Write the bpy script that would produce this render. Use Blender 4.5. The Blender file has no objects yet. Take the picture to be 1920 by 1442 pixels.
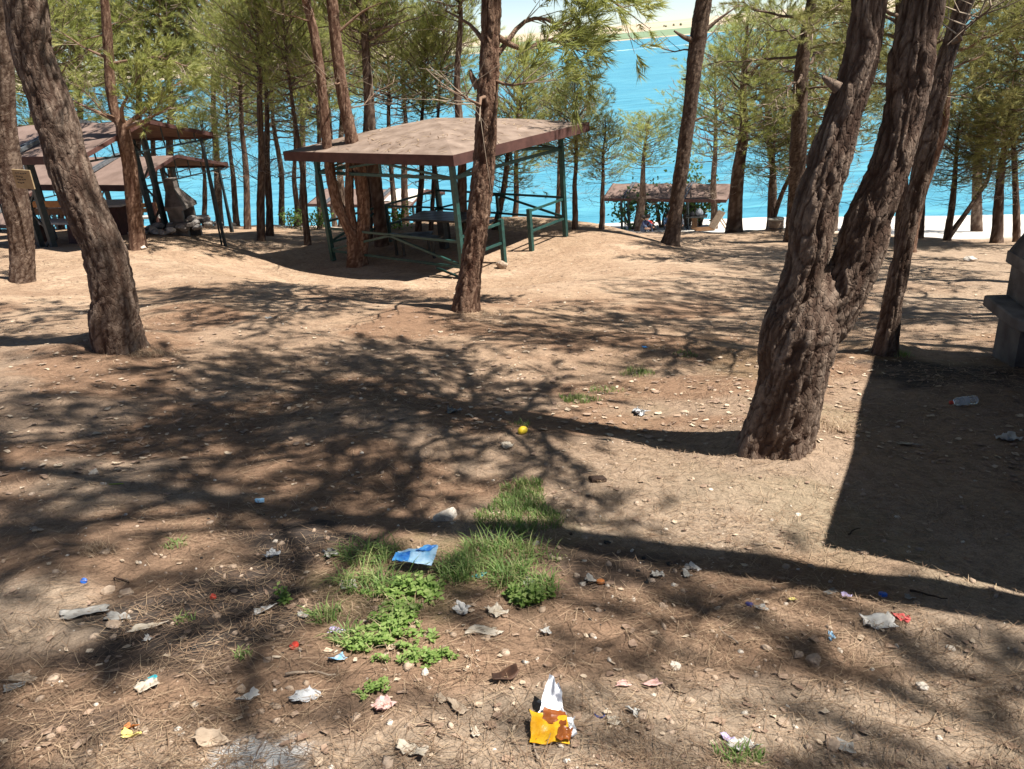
import bpy, bmesh, math, random
import numpy as np
from mathutils import Vector, Matrix

scene = bpy.context.scene
col = scene.collection

# ------------------------------------------------------------------ camera
PW, PH, PF = 1920.0, 1442.0, 1483.0           # photograph size and focal length in its pixels
PITCH, ROLL = math.radians(23.674), math.radians(4.92)
EYE = np.array([0.0, 0.0, 1.6])
FWD = np.array([0.0, math.cos(PITCH), -math.sin(PITCH)])
_u0 = np.array([0.0, math.sin(PITCH), math.cos(PITCH)]); _r0 = np.array([1.0, 0.0, 0.0])
RGT = _r0 * math.cos(ROLL) - _u0 * math.sin(ROLL)
UPV = _r0 * math.sin(ROLL) + _u0 * math.cos(ROLL)
cam_data = bpy.data.cameras.new('camera')
cam_data.sensor_fit = 'HORIZONTAL'; cam_data.sensor_width = 36.0
cam_data.lens = 36.0 * PF / PW
cam_data.clip_start = 0.05; cam_data.clip_end = 20000.0
cam = bpy.data.objects.new('camera', cam_data)
cam.matrix_world = Matrix(((RGT[0], UPV[0], -FWD[0], EYE[0]), (RGT[1], UPV[1], -FWD[1], EYE[1]),
                           (RGT[2], UPV[2], -FWD[2], EYE[2]), (0, 0, 0, 1)))
col.objects.link(cam); scene.camera = cam

# ------------------------------------------------------------------ sky and sun
SUN_EL, SUN_AZ = math.radians(60.0), math.radians(20.0)   # from the right, a little behind the camera
sun_dir = Vector((math.cos(SUN_AZ) * math.cos(SUN_EL), -math.sin(SUN_AZ) * math.cos(SUN_EL), math.sin(SUN_EL)))
world = bpy.data.worlds.new('World'); scene.world = world; world.use_nodes = True
wn, wl = world.node_tree.nodes, world.node_tree.links
wn.clear()
w_out = wn.new('ShaderNodeOutputWorld'); w_bg = wn.new('ShaderNodeBackground'); w_sky = wn.new('ShaderNodeTexSky')
w_sky.sky_type = 'NISHITA'; w_sky.sun_disc = False
w_sky.sun_elevation = SUN_EL
w_sky.sun_rotation = math.atan2(sun_dir.x, sun_dir.y)
w_sky.altitude = 3000; w_sky.air_density = 0.9; w_sky.dust_density = 0.4; w_sky.ozone_density = 1.0
w_bg.inputs['Strength'].default_value = 0.062
wl.new(w_sky.outputs[0], w_bg.inputs[0]); wl.new(w_bg.outputs[0], w_out.inputs[0])
sun_data = bpy.data.lights.new('sun', 'SUN'); sun_data.energy = 5.0; sun_data.angle = math.radians(0.53)
sun_data.color = (1.0, 0.955, 0.885)
sun = bpy.data.objects.new('sun', sun_data); col.objects.link(sun)
sun.rotation_euler = (-sun_dir).to_track_quat('-Z', 'Y').to_euler()
sun.location = sun_dir * 50
vs = scene.view_settings
vs.view_transform = 'Standard'; vs.look = 'None'; vs.exposure = 1.2; vs.gamma = 1.0; vs.use_curve_mapping = False
scene.cycles.max_bounces = 6; scene.cycles.transparent_max_bounces = 8
scene.cycles.use_denoising = True

# ------------------------------------------------------------------ noise
def _hash(ix, iy, iz, seed):
    h = (ix.astype(np.int64) * 374761393 + iy.astype(np.int64) * 668265263 + iz.astype(np.int64) * 1274126177 + seed * 974634777) & 0xffffffff
    h = ((h ^ (h >> 13)) * 1274126177) & 0xffffffff
    h = ((h ^ (h >> 16)) * 2246822519) & 0xffffffff
    return ((h ^ (h >> 15)) & 0xffffff) / float(0xffffff)
def vnoise(x, y, z=None, seed=0):
    x = np.asarray(x, float); y = np.asarray(y, float)
    z = np.zeros_like(x) if z is None else np.asarray(z, float)
    ix, iy, iz = np.floor(x), np.floor(y), np.floor(z)
    fx, fy, fz = x - ix, y - iy, z - iz
    fx, fy, fz = fx * fx * (3 - 2 * fx), fy * fy * (3 - 2 * fy), fz * fz * (3 - 2 * fz)
    r = 0
    for a in (0, 1):
        for b in (0, 1):
            for c in (0, 1):
                w = (fx if a else 1 - fx) * (fy if b else 1 - fy) * (fz if c else 1 - fz)
                r = r + w * _hash(ix + a, iy + b, iz + c, seed)
    return r * 2 - 1
def fbm(x, y, z=None, seed=0, oct=3):
    r, a, f = 0, 1.0, 1.0
    for o in range(oct):
        r = r + a * vnoise(x * f, y * f, None if z is None else z * f, seed + o * 17); a *= 0.5; f *= 2.03
    return r
def voronoi(x, y, z, seed=0):
    ix, iy, iz = np.floor(x), np.floor(y), np.floor(z)
    f1 = np.full(x.shape, 9.0); f2 = np.full(x.shape, 9.0); idv = np.zeros(x.shape)
    for a in (-1, 0, 1):
        for b in (-1, 0, 1):
            for c in (-1, 0, 1):
                cx, cy, cz = ix + a, iy + b, iz + c
                dx = cx + _hash(cx, cy, cz, seed) - x; dy = cy + _hash(cx, cy, cz, seed + 5) - y; dz = cz + _hash(cx, cy, cz, seed + 9) - z
                d = np.sqrt(dx * dx + dy * dy + dz * dz)
                near = d < f1
                f2 = np.where(near, f1, np.minimum(f2, d))
                idv = np.where(near, _hash(cx, cy, cz, seed + 31), idv)
                f1 = np.where(near, d, f1)
    return f1, f2, idv
def sstep(a, b, x):
    t = np.clip((x - a) / (b - a), 0, 1); return t * t * (3 - 2 * t)

# ------------------------------------------------------------------ terrain
WATER_Z = -9.0
PAD = (-1.1, 17.4, -2.63)
def edge_y(x): return np.interp(x, [-60, -20, -10, 3, 8, 13, 16, 40], [33, 30, 28, 25.6, 25.0, 21.5, 19.2, 15.0])
def shore_y(x): return np.interp(x, [-400, -40, -15, 4, 9, 15, 23, 40, 400], [110, 62, 54, 47.5, 46.3, 45, 42, 36, -60])
def terrain(x, y):
    x = np.asarray(x, float); y = np.asarray(y, float)
    xs = 22 * np.tanh(x / 22)
    def plane(yy):
        yn = np.where(yy < 0, 14 * np.tanh(yy / 14), yy)
        return -(0.16 * yn + 0.09 * xs)
    z = plane(y)
    z = z + 0.26 * np.exp(-(((x + 8) / 5) ** 2 + ((y - 18) / 5) ** 2))
    d = np.hypot(x - PAD[0], y - PAD[1])
    w = 1 - sstep(3.0, 6.2, d)
    z = z * (1 - w) + PAD[2] * w
    z = z + 0.30 * np.exp(-(((x + 2.3) / 1.1) ** 2 + ((y - 14.4) / 0.8) ** 2)) * 0.55          # mound round the forked pine
    for tx_, ty_, th_, tr_ in ((1.60, 4.30, 0.07, 0.42), (-3.75, 7.25, 0.10, 0.55), (-0.45, 9.55, 0.07, 0.5), (3.58, 6.95, 0.06, 0.35), (-7.5, 12.3, 0.06, 0.5)):
        z = z + th_ * np.exp(-((x - tx_) ** 2 + (y - ty_) ** 2) / tr_ ** 2)
    far = sstep(3.0, 9.0, y)
    z = z + far * (1 - w * 0.9) * (0.07 * vnoise(x / 3.1, y / 3.1, seed=3) + 0.05 * vnoise(x / 1.3, y / 1.3, seed=4))
    nearw = (1 - w * 0.8)
    z = z + nearw * (0.035 * vnoise(x / 0.9 + 3, y / 0.9, seed=6) + 0.016 * vnoise(x / 0.33, y / 0.33, seed=7) + 0.006 * vnoise(x / 0.11, y / 0.11, seed=8))
    ye = edge_y(x); s = np.maximum(y - ye, 0)
    bank = z - 0.30 * (s * s / (s + 0.8))
    beach = WATER_Z + 0.16 * (shore_y(x) - y)
    beach = np.maximum(beach, -16.0) + 0.03 * vnoise(x / 1.7, y / 1.7, seed=12)
    k = 0.5
    h = np.clip(0.5 + 0.5 * (bank - beach) / k, 0, 1)
    low = beach * (1 - h) + bank * h + k * h * (1 - h)
    return np.where(y > ye, low, z)
def ray(px, py):
    d = FWD * PF + RGT * (px - PW / 2) - UPV * (py - PH / 2); return d / np.linalg.norm(d)
_ts = np.geomspace(1.2, 90, 4000)
def G(px, py):                                   # where the sight line through a picture point meets the ground
    d = ray(px, py); P = EYE[None] + d[None] * _ts[:, None]
    below = P[:, 2] < terrain(P[:, 0], P[:, 1])
    i = int(np.argmax(below)) if below.any() else len(_ts) - 1
    a, b = _ts[max(i - 1, 0)], _ts[i]
    for _ in range(12):
        m = 0.5 * (a + b); p = EYE + d * m
        if p[2] < float(terrain(p[0], p[1])): b = m
        else: a = m
    return EYE + d * b
def depth(P): return float((np.asarray(P) - EYE) @ FWD)
def at_depth(px, py, dep):
    d = ray(px, py); return EYE + d * (dep / float(d @ FWD))
def at_y(px, py, Y):
    d = ray(px, py); return EYE + d * ((Y - EYE[1]) / d[1])
def tz(x, y): return float(terrain(x, y))
def tnormal(x, y, e=0.06):
    n = Vector((tz(x - e, y) - tz(x + e, y), tz(x, y - e) - tz(x, y + e), 2 * e)); n.normalize(); return n

# ------------------------------------------------------------------ materials
MATS = {}
def nmat(name):
    m = bpy.data.materials.new(name); m.use_nodes = True; MATS[name] = m
    nt = m.node_tree; bs = nt.nodes['Principled BSDF']
    return m, nt, bs
def mottle(name, c1, c2, scale=8.0, rough=0.8, bump=0.0, detail=5.0, metallic=0.0, spec=0.3, bscale=None, pos=(0.35, 0.65), c3=None):
    m, nt, bs = nmat(name); n, l = nt.nodes, nt.links
    tc = n.new('ShaderNodeTexCoord')
    no = n.new('ShaderNodeTexNoise'); no.inputs['Scale'].default_value = scale; no.inputs['Detail'].default_value = detail
    l.new(tc.outputs['Object'], no.inputs['Vector'])
    cr = n.new('ShaderNodeValToRGB'); e = cr.color_ramp.elements
    e[0].position, e[1].position = pos; e[0].color = (*c1, 1); e[1].color = (*c2, 1)
    if c3 is not None:
        k = e.new(min(0.98, pos[1] + 0.12)); k.color = (*c3, 1)
    l.new(no.outputs['Fac'], cr.inputs['Fac']); l.new(cr.outputs[0], bs.inputs['Base Color'])
    bs.inputs['Roughness'].default_value = rough; bs.inputs['Metallic'].default_value = metallic
    bs.inputs['Specular IOR Level'].default_value = spec
    if bump:
        nb = n.new('ShaderNodeTexNoise'); nb.inputs['Scale'].default_value = bscale or scale * 4; nb.inputs['Detail'].default_value = 6
        l.new(tc.outputs['Object'], nb.inputs['Vector'])
        b = n.new('ShaderNodeBump'); b.inputs['Strength'].default_value = bump; b.inputs['Distance'].default_value = 0.02
        l.new(nb.outputs['Fac'], b.inputs['Height']); l.new(b.outputs[0], bs.inputs['Normal'])
    return m
def attr(nt, name):
    a = nt.nodes.new('ShaderNodeAttribute'); a.attribute_name = name; return a.outputs['Fac']
def mixc(nt, fac, a, b):
    mx = nt.nodes.new('ShaderNodeMix'); mx.data_type = 'RGBA'
    for s, v in ((0, fac), (6, a), (7, b)):
        if isinstance(v, (int, float)): mx.inputs[s].default_value = v
        elif isinstance(v, tuple): mx.inputs[s].default_value = (*v, 1)
        else: nt.links.new(v, mx.inputs[s])
    return mx.outputs[2]
def ramp(nt, fac, stops):
    cr = nt.nodes.new('ShaderNodeValToRGB'); e = cr.color_ramp.elements
    while len(e) < len(stops): e.new(0.5)
    for k, (p, c) in zip(e, stops):
        k.position = p; k.color = (*c, 1) if isinstance(c, tuple) else (c, c, c, 1)
    nt.links.new(fac, cr.inputs['Fac']); return cr.outputs[0]
def noise_n(nt, vec, scale, detail=4, rough=0.55, dist=0.0):
    n = nt.nodes.new('ShaderNodeTexNoise'); n.inputs['Scale'].default_value = scale; n.inputs['Detail'].default_value = detail
    n.inputs['Roughness'].default_value = rough; n.inputs['Distortion'].default_value = dist
    if vec is not None: nt.links.new(vec, n.inputs['Vector'])
    return n.outputs['Fac']

# ground: sandy soil, brown needle litter, burnt and ashy stains, pale beach
m, nt, bs = nmat('soil'); n, l = nt.nodes, nt.links
geo = n.new('ShaderNodeNewGeometry'); P = geo.outputs['Position']
big = noise_n(nt, P, 0.55, 4); mid = noise_n(nt, P, 2.4, 6, 0.6, 0.6); fine = noise_n(nt, P, 34, 6, 0.65); grit = noise_n(nt, P, 130, 4, 0.7)
sand = mixc(nt, ramp(nt, big, [(0.35, 0.0), (0.65, 1.0)]), (0.305, 0.210, 0.136), (0.385, 0.278, 0.19))
litter = mixc(nt, fine, (0.14, 0.082, 0.052), (0.30, 0.192, 0.122))
c = mixc(nt, ramp(nt, mid, [(0.40, 0.0), (0.62, 0.55)]), sand, litter)
greyer = mixc(nt, fine, (0.175, 0.130, 0.094), (0.365, 0.285, 0.21))
c = mixc(nt, attr(nt, 'near'), c, greyer)
red = mixc(nt, fine, (0.115, 0.064, 0.040), (0.27, 0.165, 0.102))
c = mixc(nt, attr(nt, 'needles'), c, red)
clod = noise_n(nt, P, 13, 6, 0.7, 0.5)
mul0 = n.new('ShaderNodeMix'); mul0.data_type = 'RGBA'; mul0.blend_type = 'MULTIPLY'; mul0.inputs[0].default_value = 1.0
l.new(c, mul0.inputs[6]); l.new(ramp(nt, clod, [(0.34, 0.70), (0.5, 1.0), (0.66, 1.16)]), mul0.inputs[7]); c = mul0.outputs[2]
speck = ramp(nt, grit, [(0.30, 0.62), (0.5, 1.0), (0.72, 1.28)])
mul = n.new('ShaderNodeMix'); mul.data_type = 'RGBA'; mul.blend_type = 'MULTIPLY'; mul.inputs[0].default_value = 1.0
l.new(c, mul.inputs[6]); l.new(speck, mul.inputs[7]); c = mul.outputs[2]
c = mixc(nt, attr(nt, 'green'), c, (0.13, 0.15, 0.06))
char = mixc(nt, fine, (0.018, 0.016, 0.015), (0.075, 0.062, 0.055))
c = mixc(nt, attr(nt, 'char'), c, char)
ash = mixc(nt, fine, (0.34, 0.33, 0.315), (0.66, 0.65, 0.63))
c = mixc(nt, attr(nt, 'ash'), c, ash)
beachc = mixc(nt, fine, (0.50, 0.46, 0.40), (0.62, 0.58, 0.52))
c = mixc(nt, attr(nt, 'beach'), c, beachc)
l.new(c, bs.inputs['Base Color']); bs.inputs['Roughness'].default_value = 0.95; bs.inputs['Specular IOR Level'].default_value = 0.1
lump = noise_n(nt, P, 7, 5, 0.6); b0 = n.new('ShaderNodeBump'); b0.inputs['Strength'].default_value = 0.55; b0.inputs['Distance'].default_value = 0.07; l.new(lump, b0.inputs['Height'])
b1 = n.new('ShaderNodeBump'); b1.inputs['Strength'].default_value = 0.75; b1.inputs['Distance'].default_value = 0.02
l.new(fine, b1.inputs['Height']); l.new(b0.outputs[0], b1.inputs['Normal'])
b2 = n.new('ShaderNodeBump'); b2.inputs['Strength'].default_value = 0.6; b2.inputs['Distance'].default_value = 0.006
l.new(grit, b2.inputs['Height']); l.new(b1.outputs[0], b2.inputs['Normal']); l.new(b2.outputs[0], bs.inputs['Normal'])

# bark
def bark_mat(name, plate1, plate2, crackc):
    m, nt, bs = nmat(name); n, l = nt.nodes, nt.links
    tc = n.new('ShaderNodeTexCoord'); O = tc.outputs['Object']
    f1 = noise_n(nt, O, 9, 6, 0.6, 0.8); f2 = noise_n(nt, O, 55, 6, 0.7)
    base = mixc(nt, ramp(nt, f1, [(0.35, 0.0), (0.65, 1.0)]), plate1, plate2)
    base = mixc(nt, ramp(nt, attr(nt, 'plate'), [(0.0, 0.0), (1.0, 0.5)]), base, (plate2[0] * 1.25, plate2[1] * 1.2, plate2[2] * 1.15))
    base = mixc(nt, ramp(nt, f2, [(0.3, 0.5), (0.55, 0.0)]), base, crackc)
    c = mixc(nt, attr(nt, 'crack'), crackc, base)
    l.new(c, bs.inputs['Base Color']); bs.inputs['Roughness'].default_value = 0.93; bs.inputs['Specular IOR Level'].default_value = 0.15
    b = n.new('ShaderNodeBump'); b.inputs['Strength'].default_value = 0.7; b.inputs['Distance'].default_value = 0.012
    l.new(f2, b.inputs['Height'])
    mp = n.new('ShaderNodeMapping'); mp.inputs['Scale'].default_value = (1, 1, 0.35); l.new(O, mp.inputs['Vector'])
    vo = n.new('ShaderNodeTexVoronoi'); vo.feature = 'DISTANCE_TO_EDGE'; vo.inputs['Scale'].default_value = 34
    l.new(mp.outputs[0], vo.inputs['Vector'])
    b2 = n.new('ShaderNodeBump'); b2.inputs['Strength'].default_value = 0.6; b2.inputs['Distance'].default_value = 0.008
    l.new(ramp(nt, vo.outputs['Distance'], [(0.0, 0.0), (0.12, 1.0)]), b2.inputs['Height']); l.new(b.outputs[0], b2.inputs['Normal'])
    l.new(b2.outputs[0], bs.inputs['Normal'])
    return m
bark_mat('bark', (0.15, 0.105, 0.077), (0.25, 0.19, 0.147), (0.062, 0.036, 0.025))
bark_mat('bark_red', (0.19, 0.115, 0.075), (0.285, 0.192, 0.135), (0.08, 0.04, 0.026))
bark_mat('bark_dark', (0.11, 0.076, 0.055), (0.185, 0.135, 0.10), (0.05, 0.032, 0.024))
mottle('twig', (0.20, 0.15, 0.11), (0.34, 0.27, 0.20), 14, 0.9)

def leaf_mat(name, ca, cb, cc, transl=0.35, tcol=(0.35, 0.42, 0.08), rough=0.55):
    m, nt, bs = nmat(name); n, l = nt.nodes, nt.links
    t = attr(nt, 'tint')
    c = ramp(nt, t, [(0.0, ca), (0.55, cb), (0.9, cc), (1.0, cc)])
    l.new(c, bs.inputs['Base Color']); bs.inputs['Roughness'].default_value = rough; bs.inputs['Specular IOR Level'].default_value = 0.25
    tr = n.new('ShaderNodeBsdfTranslucent')
    l.new(mixc(nt, 0.5, c, tcol), tr.inputs['Color'])
    mx = n.new('ShaderNodeMixShader'); mx.inputs[0].default_value = transl
    l.new(bs.outputs[0], mx.inputs[1]); l.new(tr.outputs[0], mx.inputs[2]); l.new(mx.outputs[0], n['Material Output'].inputs['Surface'])
    return m
leaf_mat('pine_needles', (0.20, 0.225, 0.075), (0.38, 0.39, 0.14), (0.50, 0.475, 0.21), 0.5, (0.42, 0.46, 0.10))
leaf_mat('pine_needles_olive', (0.16, 0.168, 0.06), (0.30, 0.30, 0.11), (0.42, 0.38, 0.18), 0.48, (0.36, 0.34, 0.10))
leaf_mat('grass_blades', (0.085, 0.15, 0.04), (0.15, 0.23, 0.065), (0.30, 0.31, 0.13), 0.35, (0.25, 0.50, 0.06))
leaf_mat('weed_leaves', (0.085, 0.145, 0.032), (0.15, 0.235, 0.055), (0.26, 0.33, 0.11), 0.35, (0.35, 0.60, 0.06))
leaf_mat('fig_leaves', (0.03, 0.06, 0.02), (0.055, 0.10, 0.03), (0.12, 0.18, 0.05), 0.25, (0.2, 0.35, 0.06))
leaf_mat('dry_needles', (0.13, 0.080, 0.050), (0.24, 0.158, 0.10), (0.40, 0.295, 0.19), 0.10, (0.5, 0.35, 0.2), 0.7)

# water
m, nt, bs = nmat('lake_water'); n, l = nt.nodes, nt.links
geo = n.new('ShaderNodeNewGeometry'); P = geo.outputs['Position']
mp = n.new('ShaderNodeMapping'); mp.inputs['Rotation'].default_value = (0, 0, math.radians(-14)); mp.inputs['Scale'].default_value = (0.16, 1.0, 1.0)
l.new(P, mp.inputs['Vector'])
w1 = noise_n(nt, mp.outputs[0], 1.15, 5, 0.62, 0.5); w2 = noise_n(nt, mp.outputs[0], 0.05, 3, 0.6, 0.4); w3 = noise_n(nt, mp.outputs[0], 0.25, 4, 0.6, 0.4)
c = mixc(nt, ramp(nt, w1, [(0.36, 0.0), (0.66, 1.0)]), (0.035, 0.165, 0.225), (0.12, 0.36, 0.42))
c = mixc(nt, ramp(nt, w3, [(0.35, 0.0), (0.7, 0.55)]), c, (0.065, 0.26, 0.345))
c = mixc(nt, ramp(nt, w2, [(0.40, 0.0), (0.7, 0.35)]), c, (0.04, 0.20, 0.30))
l.new(c, bs.inputs['Base Color']); bs.inputs['Roughness'].default_value = 0.35; bs.inputs['IOR'].default_value = 1.33
b = n.new('ShaderNodeBump'); b.inputs['Strength'].default_value = 0.5; b.inputs['Distance'].default_value = 0.25
l.new(w1, b.inputs['Height']); l.new(b.outputs[0], bs.inputs['Normal'])

mottle('far_green', (0.10, 0.13, 0.07), (0.17, 0.19, 0.11), 0.2, 1.0)
mottle('foam', (0.55, 0.75, 0.82), (0.75, 0.85, 0.9), 0.05, 0.5)
# far shore: stubble hills with a green field strip (object coordinates)
m, nt, bs = nmat('far_land'); n, l = nt.nodes, nt.links
geo = n.new('ShaderNodeNewGeometry'); P = geo.outputs['Position']
mp = n.new('ShaderNodeMapping'); mp.inputs['Scale'].default_value = (0.5, 1.0, 6.0); l.new(P, mp.inputs['Vector'])
f = noise_n(nt, mp.outputs[0], 0.006, 5, 0.6); f2 = noise_n(nt, P, 0.03, 5, 0.6)
c = mixc(nt, ramp(nt, f, [(0.35, 0.0), (0.65, 1.0)]), (0.36, 0.29, 0.205), (0.46, 0.385, 0.29))
c = mixc(nt, ramp(nt, f2, [(0.45, 0.0), (0.7, 0.3)]), c, (0.30, 0.25, 0.18))
c = mixc(nt, attr(nt, 'field'), c, mixc(nt, f2, (0.14, 0.20, 0.125), (0.20, 0.255, 0.165)))
l.new(c, bs.inputs['Base Color']); bs.inputs['Roughness'].default_value = 1.0; bs.inputs['Specular IOR Level'].default_value = 0.0

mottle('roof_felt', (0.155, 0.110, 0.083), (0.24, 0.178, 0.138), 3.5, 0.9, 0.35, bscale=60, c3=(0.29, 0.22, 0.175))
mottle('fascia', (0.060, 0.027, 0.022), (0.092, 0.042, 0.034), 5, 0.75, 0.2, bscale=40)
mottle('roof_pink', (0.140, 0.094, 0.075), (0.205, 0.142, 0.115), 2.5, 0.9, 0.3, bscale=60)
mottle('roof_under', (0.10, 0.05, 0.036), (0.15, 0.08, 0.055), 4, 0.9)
mottle('green_paint', (0.008, 0.038, 0.033), (0.016, 0.070, 0.058), 12, 0.45, 0.1, spec=0.5, c3=(0.04, 0.085, 0.07))
mottle('dark_paint', (0.012, 0.020, 0.022), (0.03, 0.042, 0.044), 12, 0.5, 0.1, spec=0.5)
mottle('dark_wood', (0.018, 0.020, 0.020), (0.045, 0.046, 0.044), 10, 0.4, 0.2, spec=0.5)
mottle('brown_board', (0.09, 0.045, 0.02), (0.15, 0.075, 0.032), 10, 0.6, 0.2)
mottle('orange_board', (0.34, 0.13, 0.03), (0.42, 0.19, 0.05), 10, 0.5, 0.2)
mottle('grey_board', (0.36, 0.34, 0.31), (0.48, 0.46, 0.43), 10, 0.7, 0.2)
mottle('weathered_wood', (0.26, 0.18, 0.12), (0.38, 0.29, 0.21), 14, 0.85, 0.3)
mottle('concrete', (0.10, 0.082, 0.068), (0.22, 0.19, 0.165), 3, 0.9, 0.4, bscale=50)  # tone lowered in place of roof shade that misses the barbecue
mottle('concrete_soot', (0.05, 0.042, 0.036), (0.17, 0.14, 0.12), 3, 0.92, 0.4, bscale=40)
mottle('soot', (0.008, 0.007, 0.007), (0.022, 0.02, 0.018), 8, 0.95)
mottle('pale_stone', (0.42, 0.36, 0.29), (0.62, 0.56, 0.48), 20, 0.9, 0.5, bscale=70)
mottle('brown_stone', (0.25, 0.18, 0.125), (0.42, 0.32, 0.24), 20, 0.9, 0.5, bscale=70)
mottle('grey_stone', (0.20, 0.18, 0.16), (0.36, 0.33, 0.30), 12, 0.9, 0.5, bscale=50)
mottle('cream_sheet', (0.55, 0.49, 0.38), (0.70, 0.64, 0.53), 4, 0.85, 0.2)
mottle('steel', (0.10, 0.11, 0.12), (0.17, 0.18, 0.19), 10, 0.5, 0.1, metallic=0.3)

# ------------------------------------------------------------------ object helpers
def tag(o, label=None, cat=None, group=None, kind=None):
    if label: o['label'] = label
    if cat: o['category'] = cat
    if group: o['group'] = group
    if kind: o['kind'] = kind
    return o
def empty(name, loc=(0, 0, 0), rz=0.0, label=None, cat=None, group=None):
    o = bpy.data.objects.new(name, None); col.objects.link(o)
    o.location = [float(v) for v in loc]; o.rotation_euler = (0, 0, rz); o.empty_display_size = 0.1
    return tag(o, label, cat, group)
def link(name, me, mat=None, parent=None, smooth=False):
    if mat is not None:
        for k in (mat if isinstance(mat, (list, tuple)) else [mat]): me.materials.append(MATS[k])
    if smooth: me.polygons.foreach_set('use_smooth', [True] * len(me.polygons))
    o = bpy.data.objects.new(name, me); col.objects.link(o)
    if parent is not None: o.parent = parent
    return o
def np_mesh(name, V, Fc, attrs=None):
    """V (n,3); Fc (m,k) one face size, fast"""
    V = np.asarray(V, np.float32); Fc = np.asarray(Fc, np.int32)
    me = bpy.data.meshes.new(name); k = Fc.shape[1]
    me.vertices.add(len(V)); me.vertices.foreach_set('co', V.ravel())
    me.loops.add(Fc.size); me.loops.foreach_set('vertex_index', Fc.ravel())
    me.polygons.add(len(Fc)); me.polygons.foreach_set('loop_start', np.arange(len(Fc), dtype=np.int32) * k)
    me.update(calc_edges=True)
    for nm, a in (attrs or {}).items():
        at = me.attributes.new(nm, 'FLOAT', 'POINT'); at.data.foreach_set('value', np.asarray(a, np.float32))
    return me

class MB:
    """collects simple shapes; build() links them as one mesh object"""
    def __init__(s): s.v = []; s.f = []; s.m = []; s.sm = []
    def add(s, V, Fs, mi=0, smooth=False):
        o = len(s.v); s.v += [tuple(map(float, p)) for p in V]
        for f in Fs: s.f.append(tuple(i + o for i in f)); s.m.append(mi); s.sm.append(smooth)
    def box(s, c, d, rz=0.0, mi=0, M=None, ch=0.0):
        x, y, z = d[0] / 2, d[1] / 2, d[2] / 2
        if M is None: M = Matrix.Rotation(rz, 3, 'Z')
        if ch <= 0:
            P = [Vector((a * x, b * y, e * z)) for a in (-1, 1) for b in (-1, 1) for e in (-1, 1)]
            Fs = [(0, 1, 3, 2), (4, 6, 7, 5), (0, 4, 5, 1), (2, 3, 7, 6), (0, 2, 6, 4), (1, 5, 7, 3)]
        else:
            P = []
            for zz, k in ((-z, ch), (-z + ch, 0), (z - ch, 0), (z, ch)):
                for (a, b) in ((-1, -1), (1, -1), (1, 1), (-1, 1)): P.append(Vector((a * (x - k), b * (y - k), zz)))
            Fs = [(3, 2, 1, 0), (12, 13, 14, 15)]
            for r in range(3):
                for q in range(4): Fs.append((r * 4 + q, r * 4 + (q + 1) % 4, r * 4 + 4 + (q + 1) % 4, r * 4 + 4 + q))
        s.add([M @ p + Vector(c) for p in P], Fs, mi)
    def bar(s, a, b, w, h=None, mi=0, roll=0.0):
        a, b = Vector(a), Vector(b); d = b - a; L = d.length
        if L < 1e-6: return
        z = d / L; up = Vector((0, 0, 1)) if abs(z.z) < 0.95 else Vector((1, 0, 0))
        x = z.cross(up).normalized(); y = x.cross(z)
        M = Matrix((x, y, z)).transposed() @ Matrix.Rotation(roll, 3, 'Z')
        s.box((a + b) / 2, (w, h or w, L), M=M, mi=mi)
    def tube(s, pts, rad, n=8, mi=0, caps=True, smooth=True):
        V, Q = sweep_simple(np.array(pts, float), np.array(rad, float) if np.ndim(rad) else np.full(len(pts), float(rad)), n)
        Fs = [tuple(q) for q in Q]
        if caps:
            Fs.append(tuple(range(n))[::-1]); k = (len(pts) - 1) * n; Fs.append(tuple(k + i for i in range(n)))
        s.add(V, Fs, mi, smooth)
    def lathe(s, prof, n=16, c=(0, 0, 0), mi=0, caps=True, smooth=True, M=None):
        V = []
        for r, z in prof:
            for i in range(n):
                a = 2 * math.pi * i / n; p = Vector((r * math.cos(a), r * math.sin(a), z))
                V.append((M @ p if M is not None else p) + Vector(c))
        Fs = [(j * n + i, j * n + (i + 1) % n, j * n + n + (i + 1) % n, j * n + n + i) for j in range(len(prof) - 1) for i in range(n)]
        if caps: Fs.append(tuple(range(n))[::-1]); k = (len(prof) - 1) * n; Fs.append(tuple(k + i for i in range(n)))
        s.add(V, Fs, mi, smooth)
    def mesh(s, name):
        me = bpy.data.meshes.new(name); me.from_pydata(s.v, [], s.f)
        me.polygons.foreach_set('material_index', s.m); me.polygons.foreach_set('use_smooth', s.sm); me.update()
        return me
    def build(s, name, mat, parent=None):
        return link(name, s.mesh(name), mat, parent)

def frames(pts):
    T = np.gradient(pts, axis=0); T /= np.linalg.norm(T, axis=1)[:, None] + 1e-9
    N = np.zeros_like(T)
    a = np.array([1.0, 0, 0]) if abs(T[0, 0]) < 0.8 else np.array([0, 1.0, 0])
    nrm = a - T[0] * (a @ T[0]); N[0] = nrm / np.linalg.norm(nrm)
    for i in range(1, len(pts)):
        v = N[i - 1] - T[i] * (N[i - 1] @ T[i]); N[i] = v / (np.linalg.norm(v) + 1e-9)
    return T, N, np.cross(T, N)
def quads(rings, n):
    j, i = np.meshgrid(np.arange(rings - 1), np.arange(n), indexing='ij')
    a = j * n + i; b = j * n + (i + 1) % n
    return np.stack([a, b, b + n, a + n], -1).reshape(-1, 4)
def sweep_simple(pts, rad, n):
    T, N, B = frames(pts); th = np.arange(n) * 2 * math.pi / n
    V = pts[:, None] + rad[:, None, None] * (N[:, None] * np.cos(th)[None, :, None] + B[:, None] * np.sin(th)[None, :, None])
    return V.reshape(-1, 3), quads(len(pts), n)
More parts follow.
